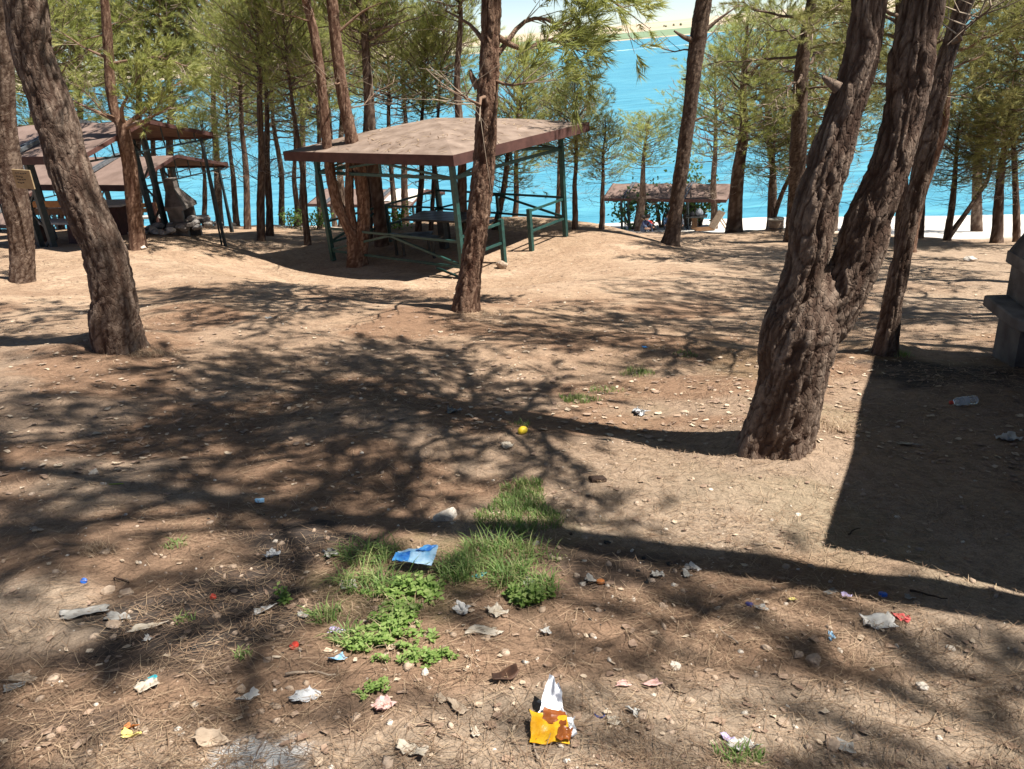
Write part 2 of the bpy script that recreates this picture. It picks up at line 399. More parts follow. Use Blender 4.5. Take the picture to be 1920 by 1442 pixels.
def spline(P, step):
    """Catmull-Rom through rows of P (x,y,z,r), resampled about every step"""
    P = np.asarray(P, float); Q = np.vstack([2 * P[0] - P[1], P, 2 * P[-1] - P[-2]]); out = []
    for i in range(1, len(Q) - 2):
        p0, p1, p2, p3 = Q[i - 1], Q[i], Q[i + 1], Q[i + 2]
        k = max(2, int(np.linalg.norm(p2[:3] - p1[:3]) / step))
        t = (np.arange(k) / k)[:, None]
        out.append(0.5 * (2 * p1 + (p2 - p0) * t + (2 * p0 - 5 * p1 + 4 * p2 - p3) * t ** 2 + (3 * p1 - p0 - 3 * p2 + p3) * t ** 3))
    out.append(P[-1:]); return np.vstack(out)

# ------------------------------------------------------------------ ground
def graded(lo, hi, a, b, fine, growth):
    out = list(np.arange(a, b, fine)); s = fine; v = out[-1]
    while v < hi: s *= growth; v += s; out.append(v)
    s = fine; v = a; pre = []
    while v > lo: s *= growth; v -= s; pre.append(v)
    return np.array(pre[::-1] + out)
gx = graded(-700, 700, -3.2, 3.6, 0.042, 1.05); gy = graded(-60, 140, 1.0, 6.6, 0.042, 1.03)
X, Y = np.meshgrid(gx, gy)
Z = terrain(X, Y)
def blob(px, py, rx, ry, seed=0, rough=0.35):
    p = G(px, py); d = np.hypot((X - p[0]) / rx, (Y - p[1]) / ry) + rough * fbm(X * 3.1 / max(rx, 0.3), Y * 3.1 / max(rx, 0.3), seed=seed, oct=3)
    return 1 - sstep(0.55, 1.1, d)
char = np.clip(blob(420, 1130, 0.46, 0.34, 1) + 0.9 * blob(560, 1010, 0.30, 0.30, 2) + 0.6 * blob(330, 1230, 0.4, 0.16, 3) + 0.6 * blob(1130, 1060, 0.35, 0.22, 9)
               + 0.9 * blob(1800, 700, 0.9, 0.6, 4) + 0.5 * blob(130, 1360, 0.25, 0.12, 5) + 0.35 * blob(640, 1330, 0.1, 0.1, 6), 0, 0.9)
ash = np.clip(0.95 * blob(440, 1422, 0.13, 0.07, 7, 0.8) + 0.5 * blob(1350, 650, 0.0001, 0.0001, 8), 0, 1)
ye = edge_y(X)
beach = sstep(-0.6, 0.4, Y - ye + 0.5 * vnoise(X / 1.5, Y / 1.5, seed=44))
near = (1 - sstep(3.6, 9.0, Y + 1.2 * vnoise(X / 1.3, Y / 1.3, seed=21) + 0.25 * X)) * 0.85
near = np.maximum(near, 0.5 * sstep(2.5, 6, X) * (1 - sstep(16, 24, Y)))
needles = np.clip(0.8 * sstep(-0.15, 0.45, fbm(X / 1.1, Y / 0.8, seed=23, oct=4)) * (1 - sstep(8.5, 14, Y)) + 0.35 * sstep(3.0, 4.5, Y) * (1 - sstep(7, 10, Y)), 0, 0.9)
green = 0.3 * np.clip(blob(760, 1080, 0.5, 0.35, 11) + 0.7 * blob(1000, 990, 0.3, 0.3, 12), 0, 1) + 0.18 * sstep(0.2, 0.7, fbm(X / 0.7, Y / 0.7, seed=31, oct=3)) * (1 - sstep(5, 9, Y)) * sstep(0.3, 2, X)
ny, nx = X.shape
jj, ii = np.meshgrid(np.arange(ny - 1), np.arange(nx - 1), indexing='ij')
a = (jj * nx + ii).ravel(); quadsG = np.stack([a, a + 1, a + 1 + nx, a + nx], -1)
gme = np_mesh('ground', np.stack([X, Y, Z], -1).reshape(-1, 3), quadsG,
              dict(char=char.ravel(), ash=ash.ravel(), beach=beach.ravel(), near=near.ravel(), needles=needles.ravel(), green=green.ravel()))
ground = link('ground', gme, 'soil', smooth=True); ground['kind'] = 'structure'

lake = MB(); lake.add([(-6000, 20, WATER_Z), (6000, 20, WATER_Z), (6000, 6000, WATER_Z), (-6000, 6000, WATER_Z)], [(0, 1, 2, 3)])
tag(lake.build('lake', 'lake_water'), kind='structure')
# far shore: gently rising stubble hills beyond the lake
fx = np.concatenate([np.linspace(-2600, -500, 40), np.linspace(-480, 900, 140), np.linspace(920, 3200, 50)]); fy = np.concatenate([np.linspace(0, 260, 40), np.linspace(280, 2600, 60)])
FX, FY = np.meshgrid(fx, fy)
far_line = 690 + 0.30 * (FX - 60) * (FX > 60) - 0.10 * (FX - 60) * (FX < 60) + 14 * vnoise(FX / 90, FX * 0, seed=50)
FYw = far_line + FY
def far_z(x, yw, fy):
    hill = 9 * sstep(250, 1300, x) + 2.0 * vnoise(x / 420, yw / 420, seed=51) + 1.0 * vnoise(x / 150, yw / 150, seed=52)
    return WATER_Z - 0.5 + 0.9 * sstep(0, 20, fy) + 0.016 * np.minimum(fy, 330) + 0.0035 * np.maximum(fy - 330, 0) + (2.0 + hill) * sstep(250, 1300, fy)
FZ = far_z(FX, FYw, FY)
field = sstep(14, 24, FY) * (1 - sstep(230, 260, FY + 10 * vnoise(FX / 80, FX * 0, seed=55))) * sstep(-60, 20, FX) * (1 - sstep(380, 520, FX))
ny, nx = FX.shape
jj, ii = np.meshgrid(np.arange(ny - 1), np.arange(nx - 1), indexing='ij'); a = (jj * nx + ii).ravel()
fme = np_mesh('far_shore', np.stack([FX, FYw, FZ], -1).reshape(-1, 3), np.stack([a, a + 1, a + 1 + nx, a + nx], -1), dict(field=field.ravel()))
tag(link('far_shore', fme, 'far_land', smooth=True), kind='structure')
# foamy wake line on the lake
wk = MB(); wp = [at_y(px, py, 100) for px, py in ()]
p0, p1 = [EYE + ray(*q) * ((WATER_Z - EYE[2]) / ray(*q)[2]) for q in ((1085, 102), (1330, 80))]
dv = (p1 - p0); nv = np.array([-dv[1], dv[0], 0]); nv /= np.linalg.norm(nv)
K = 14
pts = [p0 + dv * i / K for i in range(K + 1)]
V = []
for i, p in enumerate(pts):
    w = 3.2 * (0.6 + 0.4 * math.sin(i * 1.7)) * min(1, (i + 0.4) / 4)
    V += [p - nv * w + (0, 0, 0.03), p + nv * w + (0, 0, 0.03)]
wk.add(V, [(2 * i, 2 * i + 2, 2 * i + 3, 2 * i + 1) for i in range(K)])
tag(wk.build('wake_foam', 'foam'), kind='structure')
# far-off village and wood on the opposite hill
rng = np.random.default_rng(5)
vil = MB()
for i in range(60):
    fy = rng.uniform(380, 520); x = rng.uniform(118, 190) if i < 44 else rng.uniform(40, 420)
    line = 690 + 0.30 * max(x - 60, 0) - 0.10 * min(x - 60, 0); q = rng.uniform(0.8, 2.0)
    z = float(far_z(np.array([x]), np.array([line + fy]), np.array([fy]))[0])
    vil.lathe([(q * .5, -1), (q, q * .5), (q * .8, q * 1.3), (q * .2, q * 1.8)], 6, (x, line + fy, z))
tag(vil.build('distant_wood', 'far_green'), kind='stuff')

# ------------------------------------------------------------------ pine trees
def bark_sweep(P, step, n, amp, cell=(0.05, 0.14), seed=0, flare=0.0):
    """P rows (x,y,z,r) -> displaced trunk surface with furrowed bark; returns V, quads, crack, plate"""
    S = spline(P, step); pts, rad = S[:, :3], np.maximum(S[:, 3], 0.004)
    T, N, B = frames(pts); th = np.arange(n) * 2 * math.pi / n
    s = np.concatenate([[0], np.cumsum(np.linalg.norm(np.diff(pts, axis=0), axis=1))])
    ct, st = np.cos(th)[None, :], np.sin(th)[None, :]
    R = rad[:, None] * np.ones((1, n)); SS = s[:, None] * np.ones((1, n))
    lx, ly = R * ct, R * st
    wx = 0.03 * fbm(lx * 9 + seed, ly * 9, SS * 5, seed + 1, 2); wy = 0.03 * fbm(lx * 9, ly * 9 + 7, SS * 5, seed + 2, 2)
    f1, f2, idv = voronoi((lx + wx) / cell[0], (ly + wy) / cell[0], SS / cell[1] + 0.5 * wx / 0.03, seed)
    crack = sstep(0.0, 0.17, f2 - f1)
    g1, g2, _ = voronoi((lx + wx) / (cell[0] * .42), (ly + wy) / (cell[0] * .42), SS / (cell[1] * .33) + wy / 0.03, seed + 3)
    crack2 = sstep(0.0, 0.16, g2 - g1)
    rid = fbm(lx * 22 + wx * 20, ly * 22 + wy * 20, SS * 3.2, seed + 8, 3)
    amp_v = np.minimum(amp, rad * 0.2)[:, None]
    fur = sstep(0.0, 0.42, np.abs(vnoise(lx * 26 + wx * 26 + seed, ly * 26 + wy * 26, SS * 2.4, seed + 12)))
    disp = amp_v * (0.34 * crack + 0.22 * crack * idv + 0.18 * crack2 + 0.34 * rid + 0.62 * fur - 1.1) + rad[:, None] * 0.09 * vnoise(lx * 5 + seed, ly * 5, SS * 1.6, seed + 4) \
        + amp_v * 0.25 * vnoise(lx * 70, ly * 70, SS * 40, seed + 6)
    crack = crack * sstep(-0.9, 0.0, rid) * (0.25 + 0.75 * fur)
    if flare:
        lobes = 0.55 + 0.45 * np.cos(th * 5 + seed)[None, :] * 0.6 + 0.2 * np.cos(th * 3 + seed * 2)[None, :]
        disp = disp + flare * rad[:, None] * np.exp(-SS / (0.55 * rad[0] * 2)) * lobes
    RR = R + disp
    V = pts[:, None] + RR[..., None] * (N[:, None] * ct[..., None] + B[:, None] * st[..., None])
    return V.reshape(-1, 3), quads(len(pts), n), (crack * (0.55 + 0.45 * crack2)).ravel(), idv.ravel()

def tmpl(rng, n, L, nl, w):
    t = L * (0.2 + 0.8 * np.sqrt(rng.random(n))); az = rng.random(n) * 6.283; ang = np.radians(rng.uniform(18, 58, n)) * (1.15 - 0.5 * t / L)
    b = np.stack([0 * t, 0 * t, t], -1)
    d = np.stack([np.sin(ang) * np.cos(az), np.sin(ang) * np.sin(az), np.cos(ang)], -1)
    rv = rng.normal(size=(n, 3)); sd = np.cross(d, rv); sd /= np.linalg.norm(sd, axis=1)[:, None]
    ln = nl * rng.uniform(0.6, 1.1, n)[:, None]
    return np.stack([b - sd * w / 2, b + sd * w / 2, b + d * ln], 1).reshape(-1, 3)
def sprays(rng, pos, dirs, scale, n, L, nl, w, tint=None):
    """needle sprays: returns V, tris, tint"""
    S = len(pos); tm = [tmpl(rng, n, L, nl, w) for _ in range(5)]
    dirs = dirs / (np.linalg.norm(dirs, axis=1)[:, None] + 1e-9)
    rv = rng.normal(size=(S, 3)); x = np.cross(dirs, rv); x /= np.linalg.norm(x, axis=1)[:, None] + 1e-9; y = np.cross(dirs, x)
    M = np.stack([x, y, dirs], -1)
    out = np.empty((S, n * 3, 3), np.float32); pick = rng.integers(0, 5, S)
    for k in range(5):
        m = pick == k
        if m.any(): out[m] = np.einsum('sij,vj->svi', M[m], tm[k]) * scale[m][:, None, None] + pos[m][:, None]
    tt = rng.random(S) * 0.85 if tint is None else tint
    # needles droop a little
    return out.reshape(-1, 3), np.arange(S * n * 3).reshape(-1, 3), np.repeat(tt, n * 3)

def grow(rng, S, h0, nlimb, length, up0=0.15, up1=0.9, dens=0.075, taper=True, dead=0, droop=0.0, azr=None, sub=0.15):
    """limbs along the spine S (x,y,z,r) from arc fraction h0 up; returns (limb spines, twig tubes, spray pos, spray dirs)"""
    pts = S[:, :3]; s = np.concatenate([[0], np.cumsum(np.linalg.norm(np.diff(pts, axis=0), axis=1))]); tot = s[-1]
    limbs, twigs, pos, dirs = [], [], [], []
    az = rng.random() * 6.28
    def spot(f): return np.array([np.interp(f * tot, s, S[:, k]) for k in range(4)])
    def branchlets(Lp, L, live, r0):
        nb = max(3, int(L / sub))
        for b in range(nb):
            t = 0.22 + 0.78 * (b + rng.random() * 0.6) / nb; t = min(t, 0.99)
            i = t * (len(Lp) - 1); k = int(i); q = Lp[k] + (Lp[min(k + 1, len(Lp) - 1)] - Lp[k]) * (i - k)
            dl = Lp[min(k + 1, len(Lp) - 1)] - Lp[max(k - 1, 0)]; dl = dl / (np.linalg.norm(dl) + 1e-9)
            sd = rng.normal(size=3); sd -= dl * (sd @ dl); sd /= np.linalg.norm(sd) + 1e-9
            sd[2] *= 0.6
            bl = (0.22 + 0.42 * (1 - t * 0.6) * min(1, L / 2.0)) * rng.uniform(0.6, 1.25)
            bd = dl * 0.75 + sd * 0.75 + np.array([0, 0, 0.22 - droop]); bd /= np.linalg.norm(bd)
            e1 = q + bd * bl * 0.5; e2 = q + bd * bl + np.array([0, 0, 0.10 * bl - droop * bl * 0.6])
            twigs.append((np.array([q, e1, e2]), np.array([r0 * 0.4, r0 * 0.28, 0.003])))
            if not live:
                for _ in range(1):
                    w = rng.normal(size=3) * 0.25; twigs.append((np.array([e1, (e1 + e2) / 2 + w * 0.4, e2 + w]), np.array([0.004, 0.003, 0.002])))
                continue
            ns = max(2, int(bl / dens))
            for k2 in range(ns):
                u = 0.25 + 0.75 * (k2 + rng.random()) / ns
                p = q + (e2 - q) * min(u, 1.0) + rng.normal(size=3) * 0.03
                dd = bd * 0.8 + rng.normal(size=3) * 0.45 + np.array([0, 0, 0.28 - droop])
                pos.append(p); dirs.append(dd)
    for i in range(nlimb + dead):
        dd = i >= nlimb
        f = (h0 + (0.985 - h0) * ((i + rng.random() * 0.7) / nlimb)) if not dd else h0 - rng.random() * min(0.35, h0 * 0.6)
        a = spot(min(f, 0.99)); az += 2.4 + rng.normal() * 0.35
        if azr is not None and not dd: az_u = azr[0] + (azr[1] - azr[0]) * rng.random()
        else: az_u = az
        fr = np.clip((f - h0) / (1 - h0), 0, 1)
        L = length * rng.uniform(0.7, 1.15) * ((0.55 + 0.75 * fr if fr < 0.4 else 0.85 * (1 - ((fr - 0.4) / 0.62) ** 1.6) + 0.16) if taper else (1 - 0.5 * fr))
        if dd: L = length * rng.uniform(0.3, 0.75)
        el = up0 + (up1 - up0) * fr + rng.normal() * 0.12
        if dd: el = rng.uniform(-0.25, 0.3)
        d0 = np.array([math.cos(az_u) * math.cos(el), math.sin(az_u) * math.cos(el), math.sin(el)])
        bend = rng.normal(size=3) * 0.12; nP = 7
        t = np.linspace(0, 1, nP)[:, None]
        Lp = a[:3] + L * (t * d0 + t * t * (bend + np.array([0, 0, 0.20 - droop * 1.2]))) + rng.normal(size=(nP, 3)) * 0.02 * L * (t > 0)
        r0 = min(a[3] * 0.55, 0.012 + 0.016 * L)
        if dd: r0 *= 0.55
        limbs.append((Lp, r0 * (1 - 0.82 * np.linspace(0, 1, nP))))
        branchlets(Lp, L, not dd, r0)
    # leader tip
    for k in range(6):
        a = spot(0.93 + 0.07 * k / 5); pos.append(a[:3]); dirs.append(np.array([0, 0, 1.0]) + rng.normal(size=3) * 0.3)
    return limbs, twigs, np.array(pos), np.array(dirs), branchlets

def tubes_mesh(name, tubes, n=4):
    Vs, Fs, o = [], [], 0
    for p, r in tubes:
        V, Q = sweep_simple(np.asarray(p, float), np.asarray(r, float), n); Vs.append(V); Fs.append(Q + o); o += len(V)
    V = np.vstack(Vs)
    return np_mesh(name, V, np.vstack(Fs), dict(crack=np.full(len(V), 0.75), plate=np.full(len(V), 0.3)))

def pine(name, label, stems, group=None, bark='bark', needles='pine_needles', step=0.03, seg=36, amp=0.014, cell=(0.05, 0.13), flare=0.35,
         crowns=(), limbs_px=(), spray=(26, 0.25, 0.17, 0.0125), seed=1, scale=(0.8, 1.25), split=True):
    """stems: list of row arrays (x,y,z,r), base first. crowns: (stem index, grow kwargs). limbs_px: (points, radius, live)"""
    rng = np.random.default_rng(seed)
    base = stems[0][0][:3].copy()
    root = empty(name, base, 0, label, 'tree', group)
    loc = []
    for k, P in enumerate(stems):
        P = np.array(P, float); P[:, :3] -= base
        if k == 0: P = np.vstack([[*(P[0, :3] - (P[1, :3] - P[0, :3]) * 0.12 - np.array([0, 0, 0.10])), P[0, 3] * 1.12], P])
        V, Q, cr, pl = bark_sweep(P, step, seg, amp, cell, seed + k * 7, flare if k == 0 or np.linalg.norm(P[0, :3]) < 0.3 else 0.0)
        link('trunk', np_mesh('trunk', V, Q, dict(crack=cr, plate=pl)), bark, root, True)
        loc.append(spline(P, 0.12))
    allpos, alldir, twigs = [], [], []
    for si, kw in crowns:
        limbs, tw, pos, dirs, _ = grow(rng, loc[si], **kw)
        twigs += tw; allpos.append(pos); alldir.append(dirs)
        if split:
            for p, r in limbs: link('limb', tubes_mesh('limb', [(p, r)], 7), bark, root, True)
        else:
            tag(link('limb', tubes_mesh('limb', limbs, 6), bark, root, True), kind='stuff')
    for pts, r, live in limbs_px:
        p = np.array(pts, float) - base; n = len(p)
        sp = spline(np.hstack([p, np.linspace(r, r * 0.25, n)[:, None]]), 0.12)
        link('limb', tubes_mesh('limb', [(sp[:, :3], sp[:, 3])], 7), bark, root, True)
        if live:
            r2 = np.random.default_rng(seed + 99 + len(pts)); dummy = np.hstack([sp[:, :3], sp[:, 3:]])
            L = float(np.linalg.norm(p[-1] - p[0]))
            _, _, _, _, bl = grow(r2, dummy, 0.9, 0, 0.3)
            # reuse branchlets on this limb
            tw, pos, dirs = bl_collect(r2, sp[:, :3], L, live, r)
            twigs += tw
            if len(pos): allpos.append(np.array(pos)); alldir.append(np.array(dirs))
    if twigs: tag(link('twig', tubes_mesh('twig', twigs, 3), 'twig', root, True), kind='stuff')
    if allpos:
        pos = np.vstack(allpos); dirs = np.vstack(alldir); nn, L, nl, w = spray
        V, Fq, tint = sprays(rng, pos, dirs, rng.uniform(scale[0], scale[1], len(pos)), nn, L, nl, w)
        tag(link('crown', np_mesh('crown', V, Fq, dict(tint=tint)), needles, root), kind='stuff')
    return root
def bl_collect(rng, Lp, L, live, r0):
    """branchlets with needles along an explicit limb"""
    tw, pos, dirs = [], [], []
    nb = max(5, int(L / 0.13 * live))
    for b in range(nb):
        t = 0.25 + 0.75 * (b + rng.random()) / nb; i = min(t, 0.999) * (len(Lp) - 1); k = int(i)
        q = Lp[k] + (Lp[min(k + 1, len(Lp) - 1)] - Lp[k]) * (i - k)
        dl = Lp[min(k + 1, len(Lp) - 1)] - Lp[max(k - 1, 0)]; dl = dl / (np.linalg.norm(dl) + 1e-9)
        sd = rng.normal(size=3); sd /= np.linalg.norm(sd)
        bd = dl * 0.8 + sd * 0.6 + np.array([0, 0, 0.1]); bd /= np.linalg.norm(bd); bl = rng.uniform(0.2, 0.55)
        e = q + bd * bl; tw.append((np.array([q, (q + e) / 2, e]), np.array([0.008, 0.006, 0.003])))
        for _ in range(max(2, int(bl / 0.09))):
            u = rng.random(); pos.append(q + (e - q) * (0.3 + 0.7 * u)); dirs.append(bd + rng.normal(size=3) * 0.35 + np.array([0, 0, 0.15]))
    return tw, pos, dirs

def px_stem(spec, dep=None, extend=0.0, rtop=0.05, lean=0.0, base=None):
    """spec rows (px,py,width px) from the base up; the base stands on the ground; extend goes on above the frame"""
    b = G(spec[0][0], spec[0][1]) if base is None else base
    d0 = depth(b) if dep is None else dep
    rows = []
    for i, (px, py, w) in enumerate(spec):
        p = b if (i == 0 and dep is None) else None
        if p is None:
            q = at_depth(px, py, d0)
            # keep the stem in an upright plane: same forward distance as the base, plus a lean towards or away
            q = at_y(px, py, b[1] + lean * (q[2] - b[2])); p = q
        rows.append([*p, w / 2 * depth(p) / PF])
    if extend > 0:
        a, c = np.array(rows[-1]), np.array(rows[-2]); d = a[:3] - c[:3]; d /= np.linalg.norm(d)
        k = 5
        for j in range(1, k + 1):
            d = d * 0.86 + np.array([0.0, 0.0, 0.14]); d /= np.linalg.norm(d)
            p = np.array(rows[-1][:3]) + d * extend / k
            rows.append([*p, a[3] + (rtop * 0.4 - a[3]) * j / k])
    return np.array(rows)
def height_for(b, py):
    """height above b whose picture row is py"""
    lo, hi = 0.0, 40.0
    for _ in range(40):
        m = (lo + hi) / 2; P = np.array([b[0], b[1], b[2] + m]) - EYE; z = P @ FWD
        y = PH / 2 - PF * (P @ UPV) / z
        if y > py: lo = m
        else: hi = m
    return lo

# ------------------------------------------------------------------ the pines one can tell apart
# forked pine in front on the right
b5 = G(1450, 836)
def stem5(spec, **k): return px_stem(spec, base=b5, **k)
L5 = stem5([(1456, 690, 60), (1462, 640, 74), (1484, 580, 78), (1512, 493, 76), (1526, 400, 84), (1554, 300, 80), (1586, 200, 70), (1616, 100, 70), (1630, 0, 68)], extend=5.0, rtop=0.06)
R5 = stem5([(1512, 690, 60), (1530, 640, 78), (1566, 580, 84), (1604, 493, 82), (1634, 400, 80), (1673, 300, 74), (1697, 200, 72), (1713, 100, 82), (1733, 0, 76)], extend=5.0, rtop=0.06)
M5 = stem5([(1455, 838, 122), (1476, 750, 122), (1494, 670, 128), (1518, 600, 124), (1540, 550, 88), (1554, 515, 44), (1556, 497, 16)])
M5[0, 2] = b5[2]; L5[:, 3] *= 0.97
stub = lambda P, d, L: [np.array(P), np.array(P) + np.array(d) * L * 0.6, np.array(P) + np.array(d) * L]
pine('pine_tree', 'thick rough-barked pine whose trunk forks into two leaning stems', [M5, L5, R5], bark='bark', step=0.018, seg=88, amp=0.022, cell=(0.042, 0.20), flare=0.60,
     crowns=[(1, dict(h0=0.5, nlimb=18, length=2.6, dead=0)), (2, dict(h0=0.5, nlimb=18, length=2.6, dead=0))],
     limbs_px=[(stub(at_y(1572, 165, b5[1] - .12), (-0.75, 0.15, 0.55), 0.10), 0.030, 0)], seed=51)
# leaning pine on the left
S1 = px_stem([(223, 650, 92), (216, 600, 90), (217, 560, 80), (198, 480, 78), (163, 400, 78), (124, 300, 74), (98, 200, 72), (62, 100, 70), (46, 0, 72)], extend=5.0, rtop=0.06)
pine('pine_tree', 'stout furrowed leaning pine with a swollen foot, in front of the brown gable shelters', [S1], bark='bark', step=0.02, seg=72, amp=0.020, cell=(0.045, 0.20), flare=0.25,
     crowns=[(0, dict(h0=0.5, nlimb=20, length=2.2, dead=0))], seed=11)
# pine in front of the pergola
S4 = px_stem([(874, 580, 54), (878, 545, 47), (884, 500, 43), (897, 400, 44), (909, 300, 42), (913, 200, 41), (918, 100, 38), (921, 0, 38)], extend=4.5, rtop=0.05)
d4 = S4[0][1]
def PT(px, py, dy=0.0, Y=None): return at_y(px, py, (d4 if Y is None else Y) + dy)
pine('pine_tree', 'reddish-barked straight pine standing in front of the brown-roofed pergola', [S4], bark='bark_red', step=0.02, seg=64, amp=0.022, cell=(0.05, 0.24), flare=0.45,
     crowns=[(0, dict(h0=0.58, nlimb=30, length=2.9, dead=2))],
     limbs_px=[([PT(935, 70), PT(980, 92, .1), PT(1030, 75, .3), PT(1085, 95, .5)], 0.035, 2.6), ([PT(935, 100), PT(985, 40, .2), PT(1040, 45, .4), PT(1090, 120, .5)], 0.03, 2.6),
               ([PT(925, 150), PT(960, 160, -.2), PT(1010, 150, -.3)], 0.02, 1.3),
               ([PT(905, 75), PT(880, 45, .1), PT(835, 20, .2)], 0.028, 0), ([PT(897, 165), PT(885, 145), PT(882, 130)], 0.05, 0),
               ([PT(935, -20), PT(1020, -40, .3), PT(1110, -20, .5), PT(1180, 25, .6)], 0.03, 1.6), ([PT(935, -20), PT(1000, -55, .1), PT(1060, -35, .3), PT(1085, 5, .3)], 0.03, 1.8)], seed=41,
     spray=(34, 0.24, 0.16, 0.0095))
# forked pine by the pergola's left post
b3 = G(670, 497)
def s3(spec, **k): return px_stem(spec, base=b3, **k)
A3 = s3([(672, 497, 38), (668, 460, 33), (662, 438, 28), (640, 400, 22), (624, 350, 20), (612, 260, 19), (603, 150, 18), (590, 70, 17), (574, 0, 16)], extend=3.0, rtop=0.03)
B3 = s3([(676, 497, 30), (678, 450, 28), (682, 400, 25), (676, 330, 25), (660, 260, 24), (645, 190, 23), (632, 100, 22), (622, 0, 22)], extend=4.0, rtop=0.04)
C3 = s3([(668, 480, 22), (662, 430, 20), (655, 380, 17), (656, 320, 16), (655, 295, 15), (650, 240, 10)], extend=0.8, rtop=0.02)
for S in (A3, B3): S[0, 2] = b3[2]
pine('pine_tree', 'slim pine splitting into several bare stems beside the pergola corner post', [A3, B3, C3], bark='bark_red', step=0.03, seg=36, amp=0.014, cell=(0.045, 0.2), flare=0.35,
     crowns=[(1, dict(h0=0.62, nlimb=16, length=1.9, dead=5)), (0, dict(h0=0.62, nlimb=10, length=1.6, dead=5))],
     limbs_px=[([at_y(635, 60, b3[1]), at_y(680, 22, b3[1]), at_y(715, 5, b3[1] - .2)], 0.03, 0)], seed=31)
# far left slim pine with the notice board
S0 = px_stem([(42, 526, 42), (42, 480, 40), (34, 400, 45), (14, 310, 48), (4, 230, 50), (-4, 100, 48), (-14, 0, 46)], extend=4.0, rtop=0.05)
pine('pine_tree', 'grey-brown pine with a tan board on its trunk beside the gable shelters', [S0], bark='bark', step=0.028, seg=44, amp=0.015, cell=(0.045, 0.13), flare=0.3, crowns=[(0, dict(h0=0.55, nlimb=14, length=2.0, dead=2))], seed=12)
# pine whose limbs fan out low, by the shelter roof
S2 = px_stem([(259, 466, 32), (256, 430, 28), (250, 380, 27), (243, 310, 26), (234, 262, 27), (228, 235, 21), (214, 205, 17), (206, 150, 18), (203, 90, 18), (196, 0, 15)], extend=3.0, rtop=0.03)
y2 = S2[0][1]
pine('pine_tree', 'pale slender pine with limbs fanning out at the shelter roof', [S2], bark='bark_red', step=0.03, seg=36, amp=0.010, cell=(0.045, 0.2), flare=0.3,
     crowns=[(0, dict(h0=0.62, nlimb=14, length=1.9, dead=3))],
     limbs_px=[([at_y(230, 236, y2), at_y(195, 215, y2), at_y(160, 200, y2), at_y(128, 184, y2 + .3)], 0.045, 0.9), ([at_y(232, 232, y2), at_y(228, 205, y2 - .2), at_y(240, 180, y2 - .4), at_y(262, 140, y2 - .5)], 0.045, 1.6),
               ([at_y(234, 236, y2), at_y(262, 214, y2 + .1), at_y(300, 180, y2 + .2), at_y(345, 150, y2 + .3)], 0.05, 2.0), ([at_y(235, 240, y2), at_y(270, 226, y2 - .3), at_y(320, 200, y2 - .5)], 0.04, 1.6),
               ([at_y(205, 110, y2), at_y(160, 90, y2), at_y(115, 60, y2)], 0.03, 0.8), ([at_y(206, 120, y2), at_y(250, 112, y2), at_y(300, 108, y2 - .3), at_y(350, 125, y2 - .5)], 0.03, 1.8)], seed=21)
# leaning pine between the pergola and the fork, dark stub branches
S8 = px_stem([(1256, 459, 34), (1262, 430, 28), (1270, 370, 27), (1283, 280, 26), (1294, 200, 26), (1303, 110, 30), (1310, 60, 31), (1320, 0, 30)], extend=4.0, rtop=0.05)
y8 = S8[0][1]
pine('pine_tree', 'lone dark leaning pine with short broken side branches near the lakeside pavilion', [S8], bark='bark_dark', step=0.03, seg=40, amp=0.016, cell=(0.05, 0.15), flare=0.4,
     crowns=[(0, dict(h0=0.70, nlimb=16, length=2.0, dead=6))],
     limbs_px=[([at_y(1300, 76, y8), at_y(1282, 70, y8 - .2), at_y(1264, 58, y8 - .3)], 0.07, 0), ([at_y(1320, 60, y8), at_y(1345, 38, y8), at_y(1378, 15, y8)], 0.05, 0.3),
               ([at_y(1296, 228, y8), at_y(1312, 222, y8), at_y(1328, 218, y8)], 0.04, 0), ([at_y(1295, 150, y8), at_y(1278, 148, y8)], 0.04, 0)], seed=81)
# slim leaning pine behind the fork
S6 = px_stem([(1660, 662, 48), (1664, 630, 42), (1676, 560, 38), (1690, 490, 36), (1704, 420, 34), (1722, 340, 33), (1745, 230, 36), (1768, 130, 35), (1790, 60, 32), (1808, 0, 30)], extend=4.0, rtop=0.04)
pine('pine_tree', 'slim leaning pine between the forked trunk and the stone barbecue', [S6], bark='bark', step=0.02, seg=52, amp=0.016, cell=(0.045, 0.2), flare=0.2,
     crowns=[(0, dict(h0=0.55, nlimb=16, length=2.0, dead=2, droop=0.1))], needles='pine_needles_olive', seed=61)
S7 = px_stem([(1703, 472, 26), (1712, 420, 24), (1730, 350, 22), (1752, 290, 20), (1768, 235, 18), (1775, 150, 17)], extend=2.5, rtop=0.03)
pine('pine_tree', 'thin leaning pine rising from a needle mound behind the slim leaning one', [S7], bark='bark_red', step=0.03, seg=36, amp=0.012, flare=0.3, crowns=[(0, dict(h0=0.60, nlimb=16, length=2.0, droop=0.12))], needles='pine_needles_olive', seed=71)
S9 = px_stem([(1488, 452, 34), (1492, 380, 30), (1498, 250, 29), (1502, 140, 26), (1512, 60, 22), (1522, 0, 19)], extend=2.0, rtop=0.03)
y9 = S9[0][1]
pine('pine_tree', 'upright dark pine with ragged drooping olive boughs just behind the forked pine', [S9], bark='bark_dark', step=0.03, seg=40, amp=0.014, flare=0.3,
     crowns=[(0, dict(h0=0.44, nlimb=26, length=2.5, dead=8, droop=0.22, up0=0.0, up1=0.6))], needles='pine_needles_olive', seed=91, spray=(26, 0.22, 0.15, 0.008))
S9b = px_stem([(1688, 486, 24), (1690, 430, 22), (1692, 350, 20), (1690, 250, 18), (1688, 120, 16), (1686, 20, 14)], extend=2.0, rtop=0.03)
